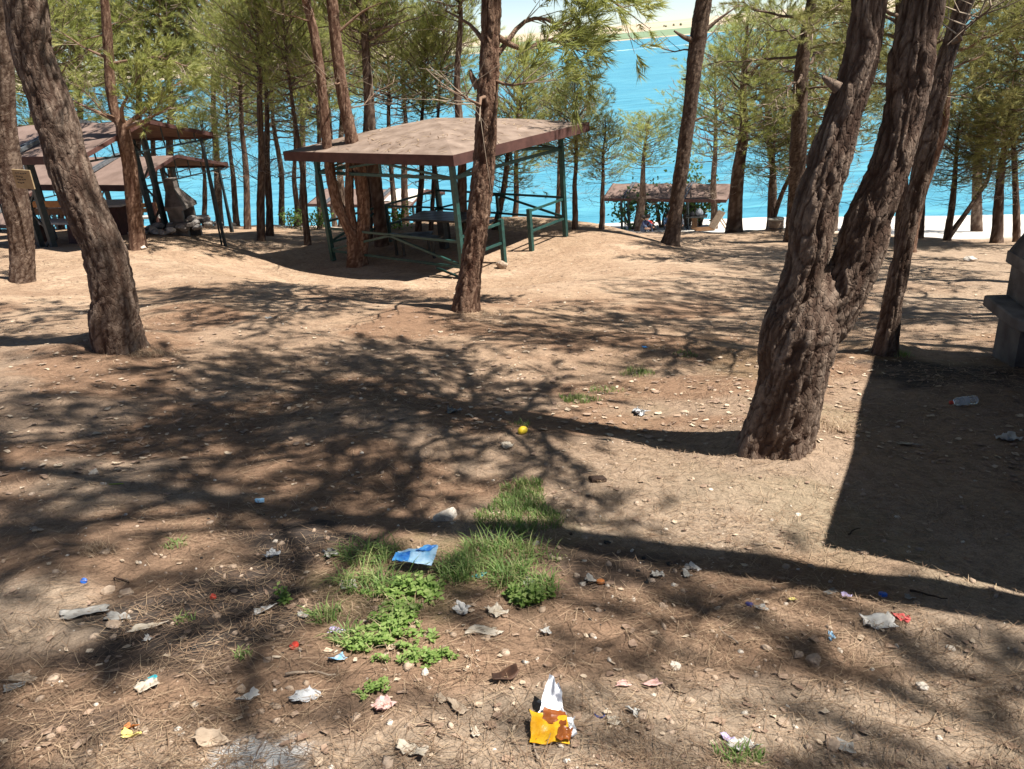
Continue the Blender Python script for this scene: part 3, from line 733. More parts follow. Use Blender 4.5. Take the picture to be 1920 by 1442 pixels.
pine('pine_tree', 'dark upright pine half hidden behind the slim leaning stems', [S9b], bark='bark_dark', step=0.03, seg=36, amp=0.012, flare=0.3,
     crowns=[(0, dict(h0=0.48, nlimb=24, length=2.3, droop=0.16))], needles='pine_needles_olive', seed=92)

# ------------------------------------------------------------------ pines behind, on the bank and the lower slope
VH, VL = 7.0, 1.7
VARS = {}
def crown_variant(h0, seed, droop):
    """limbs, twigs and needles of a pine 7 m tall, shared between the trees behind"""
    rng = np.random.default_rng(seed)
    S = np.array([[0.02 * rng.normal(), 0.02 * rng.normal(), VH * f, 0.11 * (1 - 0.86 * f ** 1.2) + 0.01] for f in np.linspace(0, 1, 24)])
    limbs, tw, pos, dirs, _ = grow(rng, S, h0, int(34 + 26 * (1 - h0)), VL, dens=0.085, dead=9, droop=droop, sub=0.165, up0=0.05, up1=0.95)
    V, Fq, tint = sprays(rng, pos, dirs, rng.uniform(0.75, 1.3, len(pos)), 24, 0.26, 0.17, 0.0085)
    return (tubes_mesh('limb', limbs, 6), tubes_mesh('twig', tw, 3), np_mesh('crown', V, Fq, dict(tint=tint)))
for me_k, (h0, sd, dr) in enumerate(((0.25, 1, 0.0), (0.42, 2, 0.0), (0.42, 3, 0.12), (0.57, 4, 0.0), (0.70, 5, 0.0))):
    VARS[me_k] = (h0, dr, crown_variant(h0, 1000 + sd, dr))
    for me, mt in zip(VARS[me_k][2], ('bark', 'twig', 'pine_needles')): me.materials.append(MATS[mt]); me.polygons.foreach_set('use_smooth', [mt != 'pine_needles'] * len(me.polygons))
def bg(px, py, w, top, cb, hw, tx, label, seed, group=None, needles='pine_needles', bark='bark', back=0.0, nl=22, dead=4, fork=None, droop=0.0):
    b = G(px, py)
    if back:
        b = np.array([b[0] * (1 + back / b[1]), b[1] + back, 0.0]); b[2] = tz(b[0], b[1])
    dep = depth(b); k = dep / PF
    H = height_for(b, top); h0 = height_for(b, cb) / H
    t = at_y(tx, top, b[1]); t[2] = b[2] + H
    rng = np.random.default_rng(seed); r0 = w / 2 * k
    root = empty('pine_tree', b, 0, label, 'tree', group)
    lean = Vector(t - b).normalized(); q = Vector((0, 0, 1)).rotation_difference(lean)
    for f in range(2 if fork else 1):
        off = np.array([fork or 0, 0, 0]) * f; rows = [[0, 0, -0.12, r0 * 1.1]]
        for u in (0, 0.12, 0.3, 0.5, 0.7, 0.88, 1.0):
            p = (t - b) * u + off * min(1, u * 2.0); wob = 0.007 * H * math.sin(u * 3.14)
            rows.append([p[0] + rng.normal() * wob, p[1] + rng.normal() * wob, p[2], max(r0 * (0.75 if f else 1) * (1 - 0.88 * u ** 1.1), 0.012)])
        V, Q, cr, pl = bark_sweep(np.array(rows), 0.08, 18, 0.012, (0.05, 0.16), seed + f, 0.35 if f == 0 else 0.0)
        link('trunk', np_mesh('trunk', V, Q, dict(crack=cr, plate=pl)), bark, root, True)
        best = min(VARS, key=lambda v: abs(VARS[v][0] - h0) + 0.5 * abs(VARS[v][1] - droop) + (0.03 if v == 1 and seed % 2 else 0))
        sc = np.clip(hw * k / VL * (0.8 if f else 1.0) * 1.05, 0.45, 1.9)
        for nm, me, mt in zip(('limb', 'twig', 'crown'), VARS[best][2], (bark, 'twig', needles)):
            o = bpy.data.objects.new(nm, me); col.objects.link(o); o.parent = root; o['kind'] = 'stuff'
            o.location = [float(v) for v in off * 0.9]; o.rotation_mode = 'QUATERNION'
            o.rotation_quaternion = q @ Matrix.Rotation(rng.random() * 6.283, 3, 'Z').to_quaternion(); o.scale = (sc, sc, (t - b) @ np.array(lean) / VH)
            o.material_slots[0].link = 'OBJECT'; o.material_slots[0].material = MATS[mt]
    return root
gp = 'pines along the bank above the lake'
bg(1078, 429, 12, 148, 325, 78, 1078, 'rounded bright pine on a thin trunk beside the pergola roof corner', 101, nl=34)
bg(1128, 429, 11, 225, 345, 62, 1135, 'small bright pine beside the rounded one, its crown brushing the lake', 102, nl=26)
bg(1198, 433, 16, 228, 335, 72, 1215, 'bushy pine growing at the end of the lakeside pavilion roof', 103, nl=28)
bg(1376, 436, 30, 40, 300, 105, 1402, 'tall full-crowned pine with a thick straight trunk at the lounger end of the lakeside shelter', 104, nl=44)
bg(1443, 432, 14, 215, 355, 70, 1452, 'small twin-stemmed pine behind the round stump', 105, fork=0.55, nl=24)
bg(1776, 450, 15, 225, 352, 95, 1800, 'twin-trunked pine at the pale beach edge', 106, fork=0.9, nl=30, needles='pine_needles_olive')
bg(1868, 456, 22, 160, 335, 110, 1895, 'single curved pine at the pale beach edge', 107, nl=34, needles='pine_needles_olive')
bg(928, 430, 13, 125, 360, 85, 990, 'dense yellow-green pine seen between the front pine and the pergola rail', 108, nl=36)
bank = [((578, 459, 13, -60, 150, 80, 522), 'thin wavering leaning pine between the pergola and the close trunks'), ((490, 451, 17, -90, 140, 115, 478), 'pine with two close trunks between the oven post and the pergola'),
        ((506, 442, 15, -20, 170, 95, 498), 'straight pine pressed against the two close trunks'), ((464, 429, 14, 30, 215, 95, 446), 'slanting slim pine next to the shelter corner post'),
        ((785, 433, 13, 60, 230, 95, 800), 'slim pine seen above the table under the pyramid roof'), ((808, 431, 10, 20, 190, 90, 838), 'thinner pine beside the slim one beyond the slatted table'),
        ((556, 425, 11, 110, 270, 85, 548), 'thin pine rising out of the low green bush'), ((601, 428, 13, 70, 240, 90, 592), 'pine trunk seen beside the pergola corner post and bush'),
        ((384, 428, 11, 225, 325, 60, 380), 'small low-crowned pine directly next to the concrete oven'), ((444, 424, 12, 130, 255, 80, 420), 'slim pine touching the shelter corner post')]
for i, (a, lb) in enumerate(bank): bg(*a, lb, 120 + i, group=gp, nl=24, dead=8)
bg(716, 460, 27, -220, 90, 130, 668, 'tall straight dark-trunked pine rising close behind the pergola', 140, nl=24, dead=8, bark='bark')
bg(690, 452, 20, -200, 110, 110, 688, 'second tall pine close behind the straight dark-trunked one', 141, nl=20, dead=6)
bg(868, 446, 20, -180, 60, 110, 856, 'tall bare-stemmed pine behind the pergola apex', 142, nl=22, dead=10)
g2 = 'pines behind the gable shelters'
back = [((330, 428, 18, -90, 125, 150, 300), 'broad-crowned pine whose trunk rises behind the oven chimney'), ((255, 424, 18, -70, 135, 150, 262), 'broad green pine directly behind the fanning slender pine'), ((410, 429, 16, -60, 150, 135, 395), 'bushy pine filling the gap above the shelter corner post'),
        ((150, 430, 18, -20, 175, 150, 150), 'green pine behind the shelter ridge, partly covered by the swollen-footed trunk'), ((60, 434, 18, 10, 175, 130, 70), 'green pine glimpsed between the board pine and the swollen-footed pine'), ((560, 424, 14, -60, 135, 120, 560), 'light pine behind the thin wavering trunk')]
for i, (a, lb) in enumerate(back): bg(*a, lb, 150 + i, group=g2, back=3.0 + i % 3, nl=34, dead=8)
bg(760, 425, 15, 40, 210, 110, 752, 'light green pine seen above the shaded slope of the pergola roof', 160, back=4, nl=34)
bg(640, 434, 15, -10, 190, 110, 640, 'light green pine seen between the forked stems beside the pergola', 161, back=5, nl=32)
bg(1560, 445, 18, 60, 300, 130, 1580, 'olive pine seen between the two stems of the forked trunk', 162, back=2, nl=34, needles='pine_needles_olive')
bg(1830, 440, 20, -40, 270, 150, 1850, 'largest shaggy olive pine above the pale beach', 163, back=1.5, nl=40, needles='pine_needles_olive', droop=0.1)
bg(1960, 462, 24, -60, 290, 140, 1930, 'shaggy olive pine beyond the stone barbecue, largest by the beach edge', 164, nl=34, needles='pine_needles_olive', droop=0.1)
bg(1450, 434, 16, 30, 260, 110, 1440, 'second full pine crown beside the tall thick-trunked pine', 165, back=2, nl=32)

fill = [(118, 436, 12, 20, 250, 130, 'pine low on the bank behind the orange-backed bench'), (205, 434, 12, -10, 215, 130, 'pine low on the bank behind the grey plank table'), (292, 432, 12, 0, 235, 120, 'pine low on the bank behind the rubble heap'), (362, 431, 12, 10, 250, 115, 'pine low on the bank just past the oven hood'),
        (428, 431, 11, 20, 250, 110, 'pine low on the bank between the oven and the close trunks'), (527, 431, 12, 0, 245, 115, 'pine low on the bank before the green bushes'), (575, 431, 11, 40, 280, 100, 'pine low on the bank behind the green bushes'), (628, 432, 11, 10, 240, 110, 'pine low on the bank behind the forked slim pine'),
        (668, 431, 12, 60, 270, 105, 'pine low on the bank behind the pergola post with the long rails'), (742, 431, 12, 20, 215, 115, 'pine low on the bank behind the straggly plant'), (832, 431, 12, 30, 240, 110, 'pine low on the bank behind the pergola table'), (893, 431, 12, 20, 270, 100, 'pine low on the bank hidden by the reddish front pine'),
        (968, 432, 12, 95, 330, 95, 'pine low on the bank behind the pergola entrance'), (1042, 431, 11, 160, 335, 75, 'young pine low on the bank by the pergola post next to the lake'), (1160, 432, 11, 235, 345, 60, 'young pine low on the bank before the lakeside shelter end'), (1338, 434, 14, 120, 310, 95, 'pine low on the bank beside the wooden lounger'),
        (1425, 434, 13, 60, 300, 110, 'pine low on the bank behind the drum table'), (1520, 440, 13, 20, 290, 120, 'pine low on the bank behind the forked trunk'), (1600, 444, 13, 40, 300, 115, 'pine low on the bank in the gap of the forked trunk'), (1725, 450, 13, 60, 310, 115, 'pine near the beach behind the thin leaning pine'), (1905, 456, 14, 20, 300, 120, 'pine near the beach behind the barbecue')]
for i, (px, py, w, top, cb, hw, lb) in enumerate(fill):
    if i in (1, 3, 4, 6, 8, 10, 11, 14, 16, 18): continue
    bg(px, py, w, top, cb, hw, px + (i * 37 % 23) - 11 - (18 if px < 900 else -12), lb, 170 + i, group='pines low on the bank', back=(1.5 + i * 1.7 % 5.0) if px < 1700 else 0.5, needles='pine_needles_olive' if px > 1500 or i % 4 == 1 else 'pine_needles', droop=0.12 if i % 3 == 2 else 0.0)

# ------------------------------------------------------------------ unseen pines beside and behind the camera, for foreground shade and to block skylight
def shade_pine(x, y, H, r, label, seed, h0=0.5, nl=26, length=2.4, lean=(0, 0), dens=0.12):
    z = tz(x, y); rng = np.random.default_rng(seed); rows = []
    for f in (0, 0.15, 0.35, 0.55, 0.75, 1.0):
        rows.append([x + lean[0] * f * H + rng.normal() * 0.06, y + lean[1] * f * H + rng.normal() * 0.06, z + f * H, r * (1 - 0.85 * f)])
    return pine('pine_tree', label, [np.array(rows)], 'pines shading the clearing', step=0.05, seg=28, amp=0.016, crowns=[(0, dict(h0=h0, nlimb=nl, length=length, dead=3, dens=dens, sub=0.2))], seed=seed, spray=(20, 0.28, 0.19, 0.016), split=False)
LB = 'tall unseen pine around the clearing whose crown shades the ground'
protos = [shade_pine(3.2, 1.85, 14.0, 0.17, LB, 200, nl=30, length=2.9, h0=0.48), shade_pine(1.8, -0.6, 10.5, 0.15, LB, 201, nl=30, length=2.5, h0=0.48), shade_pine(9.6, 7.2, 9.5, 0.16, LB, 202, nl=22, length=2.3, h0=0.5)]
def copy_pine(o, parent=None):
    c = o.copy(); col.objects.link(c); c.parent = parent
    for ch in o.children: copy_pine(ch, c)
    return c
for i, (x, y) in enumerate([(-3.4, -1.0), (-5.6, 1.6), (-1.4, -4.2), (3.4, -5.0), (-6.4, -3.2), (-9.0, 4.6), (0.3, -1.8), (-11.5, 8.0), (6.5, -4.0), (7.6, 8.2), (9.6, 11.2), (11.5, 14.4), (7.0, 6.0), (14.5, 17.5), (8.2, 9.6), (10.4, 12.6), (5.9, -0.4)]):  # the first ones, left and behind, are added out of view to block skylight
    c = copy_pine(protos[i % 2] if (i < 9 or i % 2) and i != 16 else protos[2]); c.location = (x, y, tz(x, y)); c.rotation_euler = (0, 0, i * 1.1)
mottle('tan_card', (0.26, 0.18, 0.095), (0.34, 0.25, 0.14), 6, 0.8, 0.1)
mottle('ink', (0.05, 0.035, 0.025), (0.10, 0.07, 0.05), 30, 0.8)

# ------------------------------------------------------------------ pergola
def copy_tree(o, parent=None):
    c = o.copy(); col.objects.link(c); c.parent = parent
    for ch in o.children: copy_tree(ch, c)
    return c
def part(root, name, mat, fn):
    mb = MB(); fn(mb); return mb.build(name, mat, root)
SX, SY, PH0, OH, APX = 3.777, 3.595, 2.2, 0.434, 2.80
def build_pergola():
    r = empty('pergola', (PAD[0], 17.476, PAD[2]), 0.109 - math.pi / 4, 'open green steel pergola with a brown pyramid roof and side railings', 'pergola')
    hx, hy = SX / 2, SY / 2; ex, ey = hx + OH, hy + OH; zt = PH0 + 0.21
    # roof: four sagging slopes over a board fascia
    mb = MB(); N = 10
    C = [(-ex, -ey), (ex, -ey), (ex, ey), (-ex, ey)]
    for k in range(4):
        a, b = Vector((*C[k], zt)), Vector((*C[(k + 1) % 4], zt)); ap = Vector((0.0, 0.0, APX)); V = []; Fs = []
        for i in range(N + 1):
            t = i / N
            for j in range(N + 1):
                s = j / N; p = (a + (b - a) * s) * (1 - t) + ap * t
                p.z += 0.035 * math.sin(math.pi * t) + 0.012 * math.sin(9 * s + 3 * k) * math.sin(math.pi * s) * (1 - t)
                V.append(p)
        for i in range(N):
            for j in range(N): q = i * (N + 1) + j; Fs.append((q, q + 1, q + N + 2, q + N + 1))
        mb.add(V, Fs, 0, True)
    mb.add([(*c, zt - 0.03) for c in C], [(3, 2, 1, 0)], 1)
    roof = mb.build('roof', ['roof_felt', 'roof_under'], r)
    gr = np.random.default_rng(15); n = 900; u, v = gr.uniform(-1, 1, n), gr.uniform(-1, 1, n); a = gr.random(n) * 6.28; Ln = gr.uniform(.03, .09, n)
    def rz_(x, y):
        t = 1 - np.maximum(np.abs(x) / ex, np.abs(y) / ey); return zt + (APX - zt) * t + 0.035 * np.sin(np.pi * np.clip(t, 0, 1)) + 0.012
    xx, yy = u * ex * .97, v * ey * .97; keep = gr.random(n) < (0.25 + 0.75 * (vnoise(xx * 1.3, yy * 1.3, seed=9) > 0)); xx, yy, a, Ln = xx[keep], yy[keep], a[keep], Ln[keep]; V = []
    for e, s2 in ((-1, -1), (1, -1), (1, 1), (-1, 1)):
        px_, py_ = xx + e * np.cos(a) * Ln - s2 * np.sin(a) * .006, yy + e * np.sin(a) * Ln + s2 * np.cos(a) * .006; V.append(np.stack([px_, py_, rz_(px_, py_)], -1))
    V = np.stack(V, 1).reshape(-1, 3); deb = link('needle_debris', np_mesh('needle_debris', V, np.arange(len(V)).reshape(-1, 4), dict(tint=np.repeat(gr.random(len(xx)), 4))), 'dry_needles', r); deb['kind'] = 'stuff'
    for k in range(4):
        a, b = Vector(C[k]), Vector(C[(k + 1) % 4]); d = (b - a).normalized(); n = Vector((d.y, -d.x)); m = MB()
        mid = (a + b) / 2 + n * 0.012
        m.box((mid.x, mid.y, zt - 0.085), ((b - a).length + (0.048 if k % 2 == 0 else 0.0), 0.022, 0.19), math.atan2(d.y, d.x))
        m.build('fascia', 'fascia', roof)
    Pc = [(-hx, -hy), (hx, -hy), (hx, hy), (-hx, hy)]      # L, F, R, B
    for (x, y) in Pc: part(r, 'post', 'green_paint', lambda m: m.box((x, y, (PH0 - 0.25) / 2 + 0.0), (0.09, 0.09, PH0 + 0.55)))
    zb = 1.93
    for k in range(4):
        a, b = Vector((*Pc[k], zb)), Vector((*Pc[(k + 1) % 4], zb)); mid = (a + b) / 2; top = mid + Vector((0, 0, 0.24))
        part(r, 'tie_beam', 'green_paint', lambda m: m.bar(a, b, 0.05, 0.06))
        part(r, 'brace', 'green_paint', lambda m: (m.bar(a, top, 0.04), m.bar(top, b, 0.04), m.bar(mid + Vector((0, 0, .03)), top, 0.04)))
        part(r, 'rafter', 'green_paint', lambda m: m.bar((*Pc[k], PH0 - 0.03), (0, 0, APX - 0.12), 0.05))
    def rail(a, b, z0, z1=None): part(r, 'rail', 'green_paint', lambda m: m.bar((*a, z0), (*b, z0 if z1 is None else z1), 0.04, 0.045))
    Lp, Fp, Rp, Bp = [Vector(p) for p in Pc]
    zl, zh = 0.42, 0.88
    for a, b in ((Lp, Bp), (Bp, Rp)):
        mid = (a + b) / 2
        part(r, 'post', 'green_paint', lambda m: m.box((mid.x, mid.y, 0.35), (0.06, 0.06, 1.06)))
        rail(a, b, zl); rail(a, b, zh); rail(a, mid, zl + .02, zh - .02); rail(mid, b, zh - .02, zl + .02)
    rail(Lp, Fp, 0.24); rail(Lp, Fp, 0.74); rail(Lp, (Lp + Fp) / 2, 0.27, 0.72); rail((Lp + Fp) / 2, Fp, 0.72, 0.27)
    g1, g2 = Fp + (Rp - Fp) * 0.36, Fp + (Rp - Fp) * 0.631
    for g in (g1, g2): part(r, 'post', 'green_paint', lambda m: m.box((g.x, g.y, 0.32), (0.085, 0.085, 1.16)))
    rail(Fp, g1, zl); rail(Fp, g1, zh - .06); rail(g2, Rp, zl); rail(g2, Rp, zh - .03)
    part(r, 'rail', 'green_paint', lambda m: m.bar((*(Lp + (Fp - Lp) * 0.82), 0.16), (*(Fp), 0.02), 0.045, 0.03))
    return r
perg = build_pergola()
p2 = copy_tree(perg); p2.location = (5.42, 3.27, -1.33); p2.rotation_euler = (0, 0, math.radians(56.1) - math.pi)
p2['label'] = 'second open pergola whose roof throws the hard-edged shade by the stone barbecue'
# furniture under it
def planks(m, c, L, W, n, t, rz, gap=0.012, mi=0, axis=0):
    w = (W - gap * (n - 1)) / n; M = Matrix.Rotation(rz, 3, 'Z')
    for i in range(n):
        o = -W / 2 + w / 2 + i * (w + gap); p = Vector(c) + M @ Vector((0, o, 0)); yield p, (L, w, t)
def plank_table(name, loc, rz, L, W, H, n, mat, label, cat, legs, t=0.045):
    r = empty(name, loc, rz, label, cat)
    for p, d in planks(None, (0, 0, H - t / 2), L, W, n, t, 0): part(r, 'plank', mat, lambda m: m.box(p, d, ch=0.006))
    legs(r); return r
def pg(px, py, z=PAD[2]):
    d = ray(px, py); return EYE + d * ((z - EYE[2]) / d[2])
tp = pg(834, 466); trz = -0.55
def ped(r):
    part(r, 'pedestal', 'dark_wood', lambda m: m.box((0, 0, 0.33), (0.16, 0.16, 0.72)))
    part(r, 'crossbar', 'dark_wood', lambda m: m.box((0, 0, 0.66), (0.9, 0.07, 0.06)))
plank_table('picnic_table', tp, trz, 1.55, 0.85, 0.74, 6, 'dark_wood', 'black slatted picnic table on one thick leg under the pyramid roof', 'table', ped)
def blegs(L):
    def f(r):
        for s in (-1, 1):
            part(r, 'leg', 'dark_wood', lambda m: m.box((s * L * 0.36, 0, 0.2), (0.05, 0.05, 0.44)))
            part(r, 'crossbar', 'dark_wood', lambda m: m.box((s * L * 0.36, 0, 0.40), (0.04, 0.28, 0.04)))
    return f
fb = pg(782, 478); plank_table('bench', (fb[0], fb[1], PAD[2]), trz + 0.45, 0.78, 0.34, 0.47, 3, 'dark_wood', 'short black bench standing next to the railing beside the slatted table', 'bench', blegs(0.8))
M2 = Matrix.Rotation(trz, 3, 'Z')
q = Vector(tp) + M2 @ Vector((-0.25, -0.78, 0)); plank_table('bench', (q.x, q.y, PAD[2]), trz, 1.4, 0.3, 0.47, 3, 'dark_wood', 'long black bench along the uphill side of the slatted table', 'bench', blegs(1.4))
q = Vector(tp) + M2 @ Vector((0.1, 0.8, 0)); plank_table('bench', (q.x, q.y, PAD[2]), trz, 1.4, 0.3, 0.47, 3, 'dark_wood', 'long black bench along the lakeward side of the slatted table', 'bench', blegs(1.4))

# ------------------------------------------------------------------ gable shelters with laced steel columns
PL, PWD, PE, PR = 6.0, 2.8, 1.95, 2.42
def build_shelter(label, sheet=False):
    r = empty('gable_shelter', (0, 0, 0), 0, label, 'shelter')
    ex, ey = PL / 2 + 0.1, PWD / 2 + 0.25
    for s in (-1, 1):
        mb = MB(); N = 14; V = []; Fs = []
        for i in range(N + 1):
            for j in range(5):
                x = -ex + 2 * ex * i / N; t = j / 4; y = s * ey * (1 - t)
                V.append((x, y, PE + (PR - PE) * t + 0.015 * math.sin(i * 1.9 + j * s)))
        for i in range(N):
            for j in range(4): q = i * 5 + j; Fs.append((q, q + 5, q + 6, q + 1) if s < 0 else (q, q + 1, q + 6, q + 5))
        o = len(V); V2 = [(x, y, z - 0.05) for x, y, z in V]
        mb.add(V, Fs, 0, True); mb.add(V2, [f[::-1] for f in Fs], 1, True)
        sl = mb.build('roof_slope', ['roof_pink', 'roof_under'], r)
        part(sl, 'fascia', 'fascia', lambda m: m.box((0, s * (ey + 0.012), PE - 0.03), (2 * ex, 0.022, 0.15)))
    for s in (-1, 1):
        x = s * (PL / 2)
        part(r, 'tie_beam', 'dark_paint', lambda m: m.bar((x, -ey + .06, PE - 0.10), (x, ey - .06, PE - 0.10), 0.035))
        for k in range(1, 8):
            y = -ey + 2 * ey * k / 8; zt = PE + (PR - PE) * (1 - abs(y) / ey) - 0.05
            part(r, 'strut', 'dark_paint', lambda m: m.bar((x, y, PE - 0.09), (x, y, zt), 0.022))
        for e in (-1, 1):
            part(r, 'barge_board', 'fascia', lambda m: m.bar((s * (ex + .012), e * ey, PE - 0.02), (s * (ex + .012), 0, PR - 0.01), 0.02, 0.08))
            part(r, 'corner_post', 'dark_paint', lambda m: (m.bar((x, e * (PWD / 2), -1.1), (x, e * (PWD / 2), PE - 0.04), 0.05), m.bar((x + .12 * s * -1, e * (PWD / 2 - .02), -1.1), (x, e * (PWD / 2 - .02), PE - 0.6), 0.03))) if e > 0 else None
    for x in (-2.0, 1.0):
        for e in (-1, 1):
            y = e * (PWD / 2 + 0.02)
            def colm(m):
                for dx in (-0.2, 0.2): m.box((x + dx, y, (PE - 0.9) / 2 - 0.05), (0.09, 0.12, PE + 0.9))
            part(r, 'column', 'dark_paint', colm)
            for k in range(5):
                z = -0.5 + k * 0.48; sg = 1 if k % 2 else -1
                part(r, 'brace', 'dark_paint', lambda m: m.bar((x - 0.2 * sg, y, z), (x + 0.2 * sg, y, z + 0.42), 0.035))
            part(r, 'cap_rail', 'steel', lambda m: [m.bar((x + dx, e * (ey + .03), PE + 0.055), (x + dx, 0.0, PR + 0.06), 0.05, 0.07) for dx in (-0.07, 0.07)])
    if sheet:
        sh = MB(); V = []; Fs = []
        for i in range(9):
            for j in range(6):
                x = 1.35 + i * 0.21; t = 0.25 + j * 0.15
                V.append((x + 0.02 * math.sin(j * 3), -ey * (1 - t), PE + (PR - PE) * t + 0.03 + 0.02 * math.sin(i * 2.1 + j)))
        for i in range(8):
            for j in range(5): q = i * 6 + j; Fs.append((q, q + 6, q + 7, q + 1))
        sh.add(V, Fs, 0, True); sh.build('roof_sheet', 'cream_sheet', r)
    return r
UA = math.radians(-28)
def place_shelter(o, corner_px, corner, Y, dz=0.0):
    """put the shelter so that a named corner is seen at a picture point at forward distance Y"""
    ex, ey = PL / 2 + 0.1, PWD / 2 + 0.25
    loc = dict(nearR=(ex, -ey, PE), ridgeR=(ex, 0, PR), nearL=(-ex, -ey, PE))[corner]
    P = at_y(corner_px[0], corner_px[1], Y); q = Matrix.Rotation(UA, 3, 'Z') @ Vector(loc)
    o.location = (P[0] - q.x, P[1] - q.y, P[2] - q.z); o.rotation_euler = (0, 0, UA)
shA = build_shelter('brown gable shelter on black laced columns behind the swollen-footed leaning pine')
place_shelter(shA, (272, 226), 'ridgeR', 16.75)
shB = copy_tree(shA); shB['label'] = 'gable shelter one step down the slope, behind the concrete oven'
place_shelter(shB, (330, 292), 'ridgeR', 21.0)
shC = copy_tree(shA); shC['label'] = 'pink-brown gable shelter farther down, seen between the board pine and the swollen-footed pine'
place_shelter(shC, (118, 328), 'ridgeR', 26.0)
shD = copy_tree(shA); shD['label'] = 'lowest gable shelter by the water, seen past the pine with the tan board'
place_shelter(shD, (88, 385), 'ridgeR', 33.0)
shE = copy_tree(shA); shE['label'] = 'lakeside gable shelter with people resting in its shade'
place_shelter(shE, (1362, 376), 'nearR', 37.5)
shF = build_shelter('lakeside gable shelter with a torn cream sheet on its roof, seen through the pergola', True)
place_shelter(shF, (768, 387), 'nearR', 38.0)
for o in (shA, shB, shC, shD, shE, shF): o['group'] = 'gable shelters'

# ------------------------------------------------------------------ stone barbecues
def build_bbq(label):
    r = empty('barbecue', (0, 0, 0), 0, label, 'barbecue')
    W = 0.96
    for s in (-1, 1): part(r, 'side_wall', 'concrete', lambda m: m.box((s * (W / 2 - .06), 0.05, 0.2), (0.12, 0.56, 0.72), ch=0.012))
    part(r, 'back_wall', 'soot', lambda m: m.box((0, 0.29, 0.2), (W - 0.245, 0.08, 0.71)))
    mb = MB(); out = []
    for cx, cy, a0 in ((W / 2 - .06, -0.36, -90), (-W / 2 + .06, -0.36, -180)):
        for k in range(7): a = math.radians(a0 + 15 * k); out.append((cx + 0.24 * math.cos(a), cy + 0.24 * math.sin(a)))
    out = [(W / 2 + .18, 0.36)] + out[:7][::-1] + out[7:][::-1] + [(-W / 2 - .18, 0.36)]
    n = len(out); V = []
    for z, k in ((0.56, 0.985), (0.575, 1.0), (0.675, 1.0), (0.69, 0.98)): V += [(x * k, y * k, z) for x, y in out]
    Fs = [tuple(range(n)), tuple(range(4 * n - 1, 3 * n - 1, -1))]
    for j in range(3):
        for i in range(n): Fs.append((j * n + i, j * n + n + i, j * n + n + (i + 1) % n, j * n + (i + 1) % n))
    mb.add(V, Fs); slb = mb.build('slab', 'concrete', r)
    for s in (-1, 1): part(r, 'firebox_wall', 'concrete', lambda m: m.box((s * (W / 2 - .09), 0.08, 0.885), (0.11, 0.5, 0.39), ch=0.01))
    part(r, 'firebox_back', 'soot', lambda m: m.box((0, 0.31, 0.885), (W - 0.30, 0.05, 0.388)))
    part(slb, 'ash_bed', 'soot', lambda m: m.lathe([(0.30, 0), (0.24, 0.03), (0.08, 0.045)], 12, (0, 0.02, 0.69)))
    def lip(m):
        a = [(-W / 2 - .02, -0.26), (W / 2 + .02, -0.26), (W / 2 + .02, 0.36), (-W / 2 - .02, 0.36)]
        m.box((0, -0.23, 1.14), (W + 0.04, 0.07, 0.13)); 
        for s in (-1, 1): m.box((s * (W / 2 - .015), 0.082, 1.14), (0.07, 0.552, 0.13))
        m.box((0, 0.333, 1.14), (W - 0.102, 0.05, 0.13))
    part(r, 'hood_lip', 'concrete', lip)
    def hood(m):
        b = [(-W / 2 - .01, -0.25), (W / 2 + .01, -0.25), (W / 2 + .01, 0.35), (-W / 2 - .01, 0.35)]
        t = [(-0.17, 0.06), (0.17, 0.06), (0.17, 0.34), (-0.17, 0.34)]
        V = [(*p, 1.205) for p in b] + [(*p, 1.72) for p in t] + [(*p, 2.0) for p in t]
        m.add(V, [(0, 1, 5, 4), (1, 2, 6, 5), (2, 3, 7, 6), (3, 0, 4, 7), (4, 5, 9, 8), (5, 6, 10, 9), (6, 7, 11, 10), (7, 4, 8, 11), (3, 2, 1, 0)])
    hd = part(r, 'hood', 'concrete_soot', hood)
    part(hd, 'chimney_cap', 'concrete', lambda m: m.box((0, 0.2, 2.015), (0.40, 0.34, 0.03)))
    for i in range(7):
        g = np.random.default_rng(i + 3); x, y = g.uniform(-.35, .35), g.uniform(-.32, -.05); s = g.uniform(.015, .035)
        part(slb, 'cinder', 'grey_stone', lambda m: m.lathe([(s * .6, 0), (s, s * .5), (s * .7, s), (s * .2, s * 1.2)], 6, (x, y, .69)))
    return r
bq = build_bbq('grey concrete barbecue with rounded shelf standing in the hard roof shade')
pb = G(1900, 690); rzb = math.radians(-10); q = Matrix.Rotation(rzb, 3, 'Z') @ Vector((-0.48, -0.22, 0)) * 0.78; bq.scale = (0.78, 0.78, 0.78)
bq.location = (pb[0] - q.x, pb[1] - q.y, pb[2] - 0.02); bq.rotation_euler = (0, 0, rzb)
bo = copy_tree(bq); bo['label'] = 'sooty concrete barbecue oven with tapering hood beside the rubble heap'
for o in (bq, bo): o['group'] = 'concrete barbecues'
po = G(378, 444); bo.location = (po[0] - 0.35, po[1] + 0.2, po[2] - 0.1); bo.rotation_euler = (0, 0, math.radians(84)); bo.scale = (0.72, 0.72, 0.72)

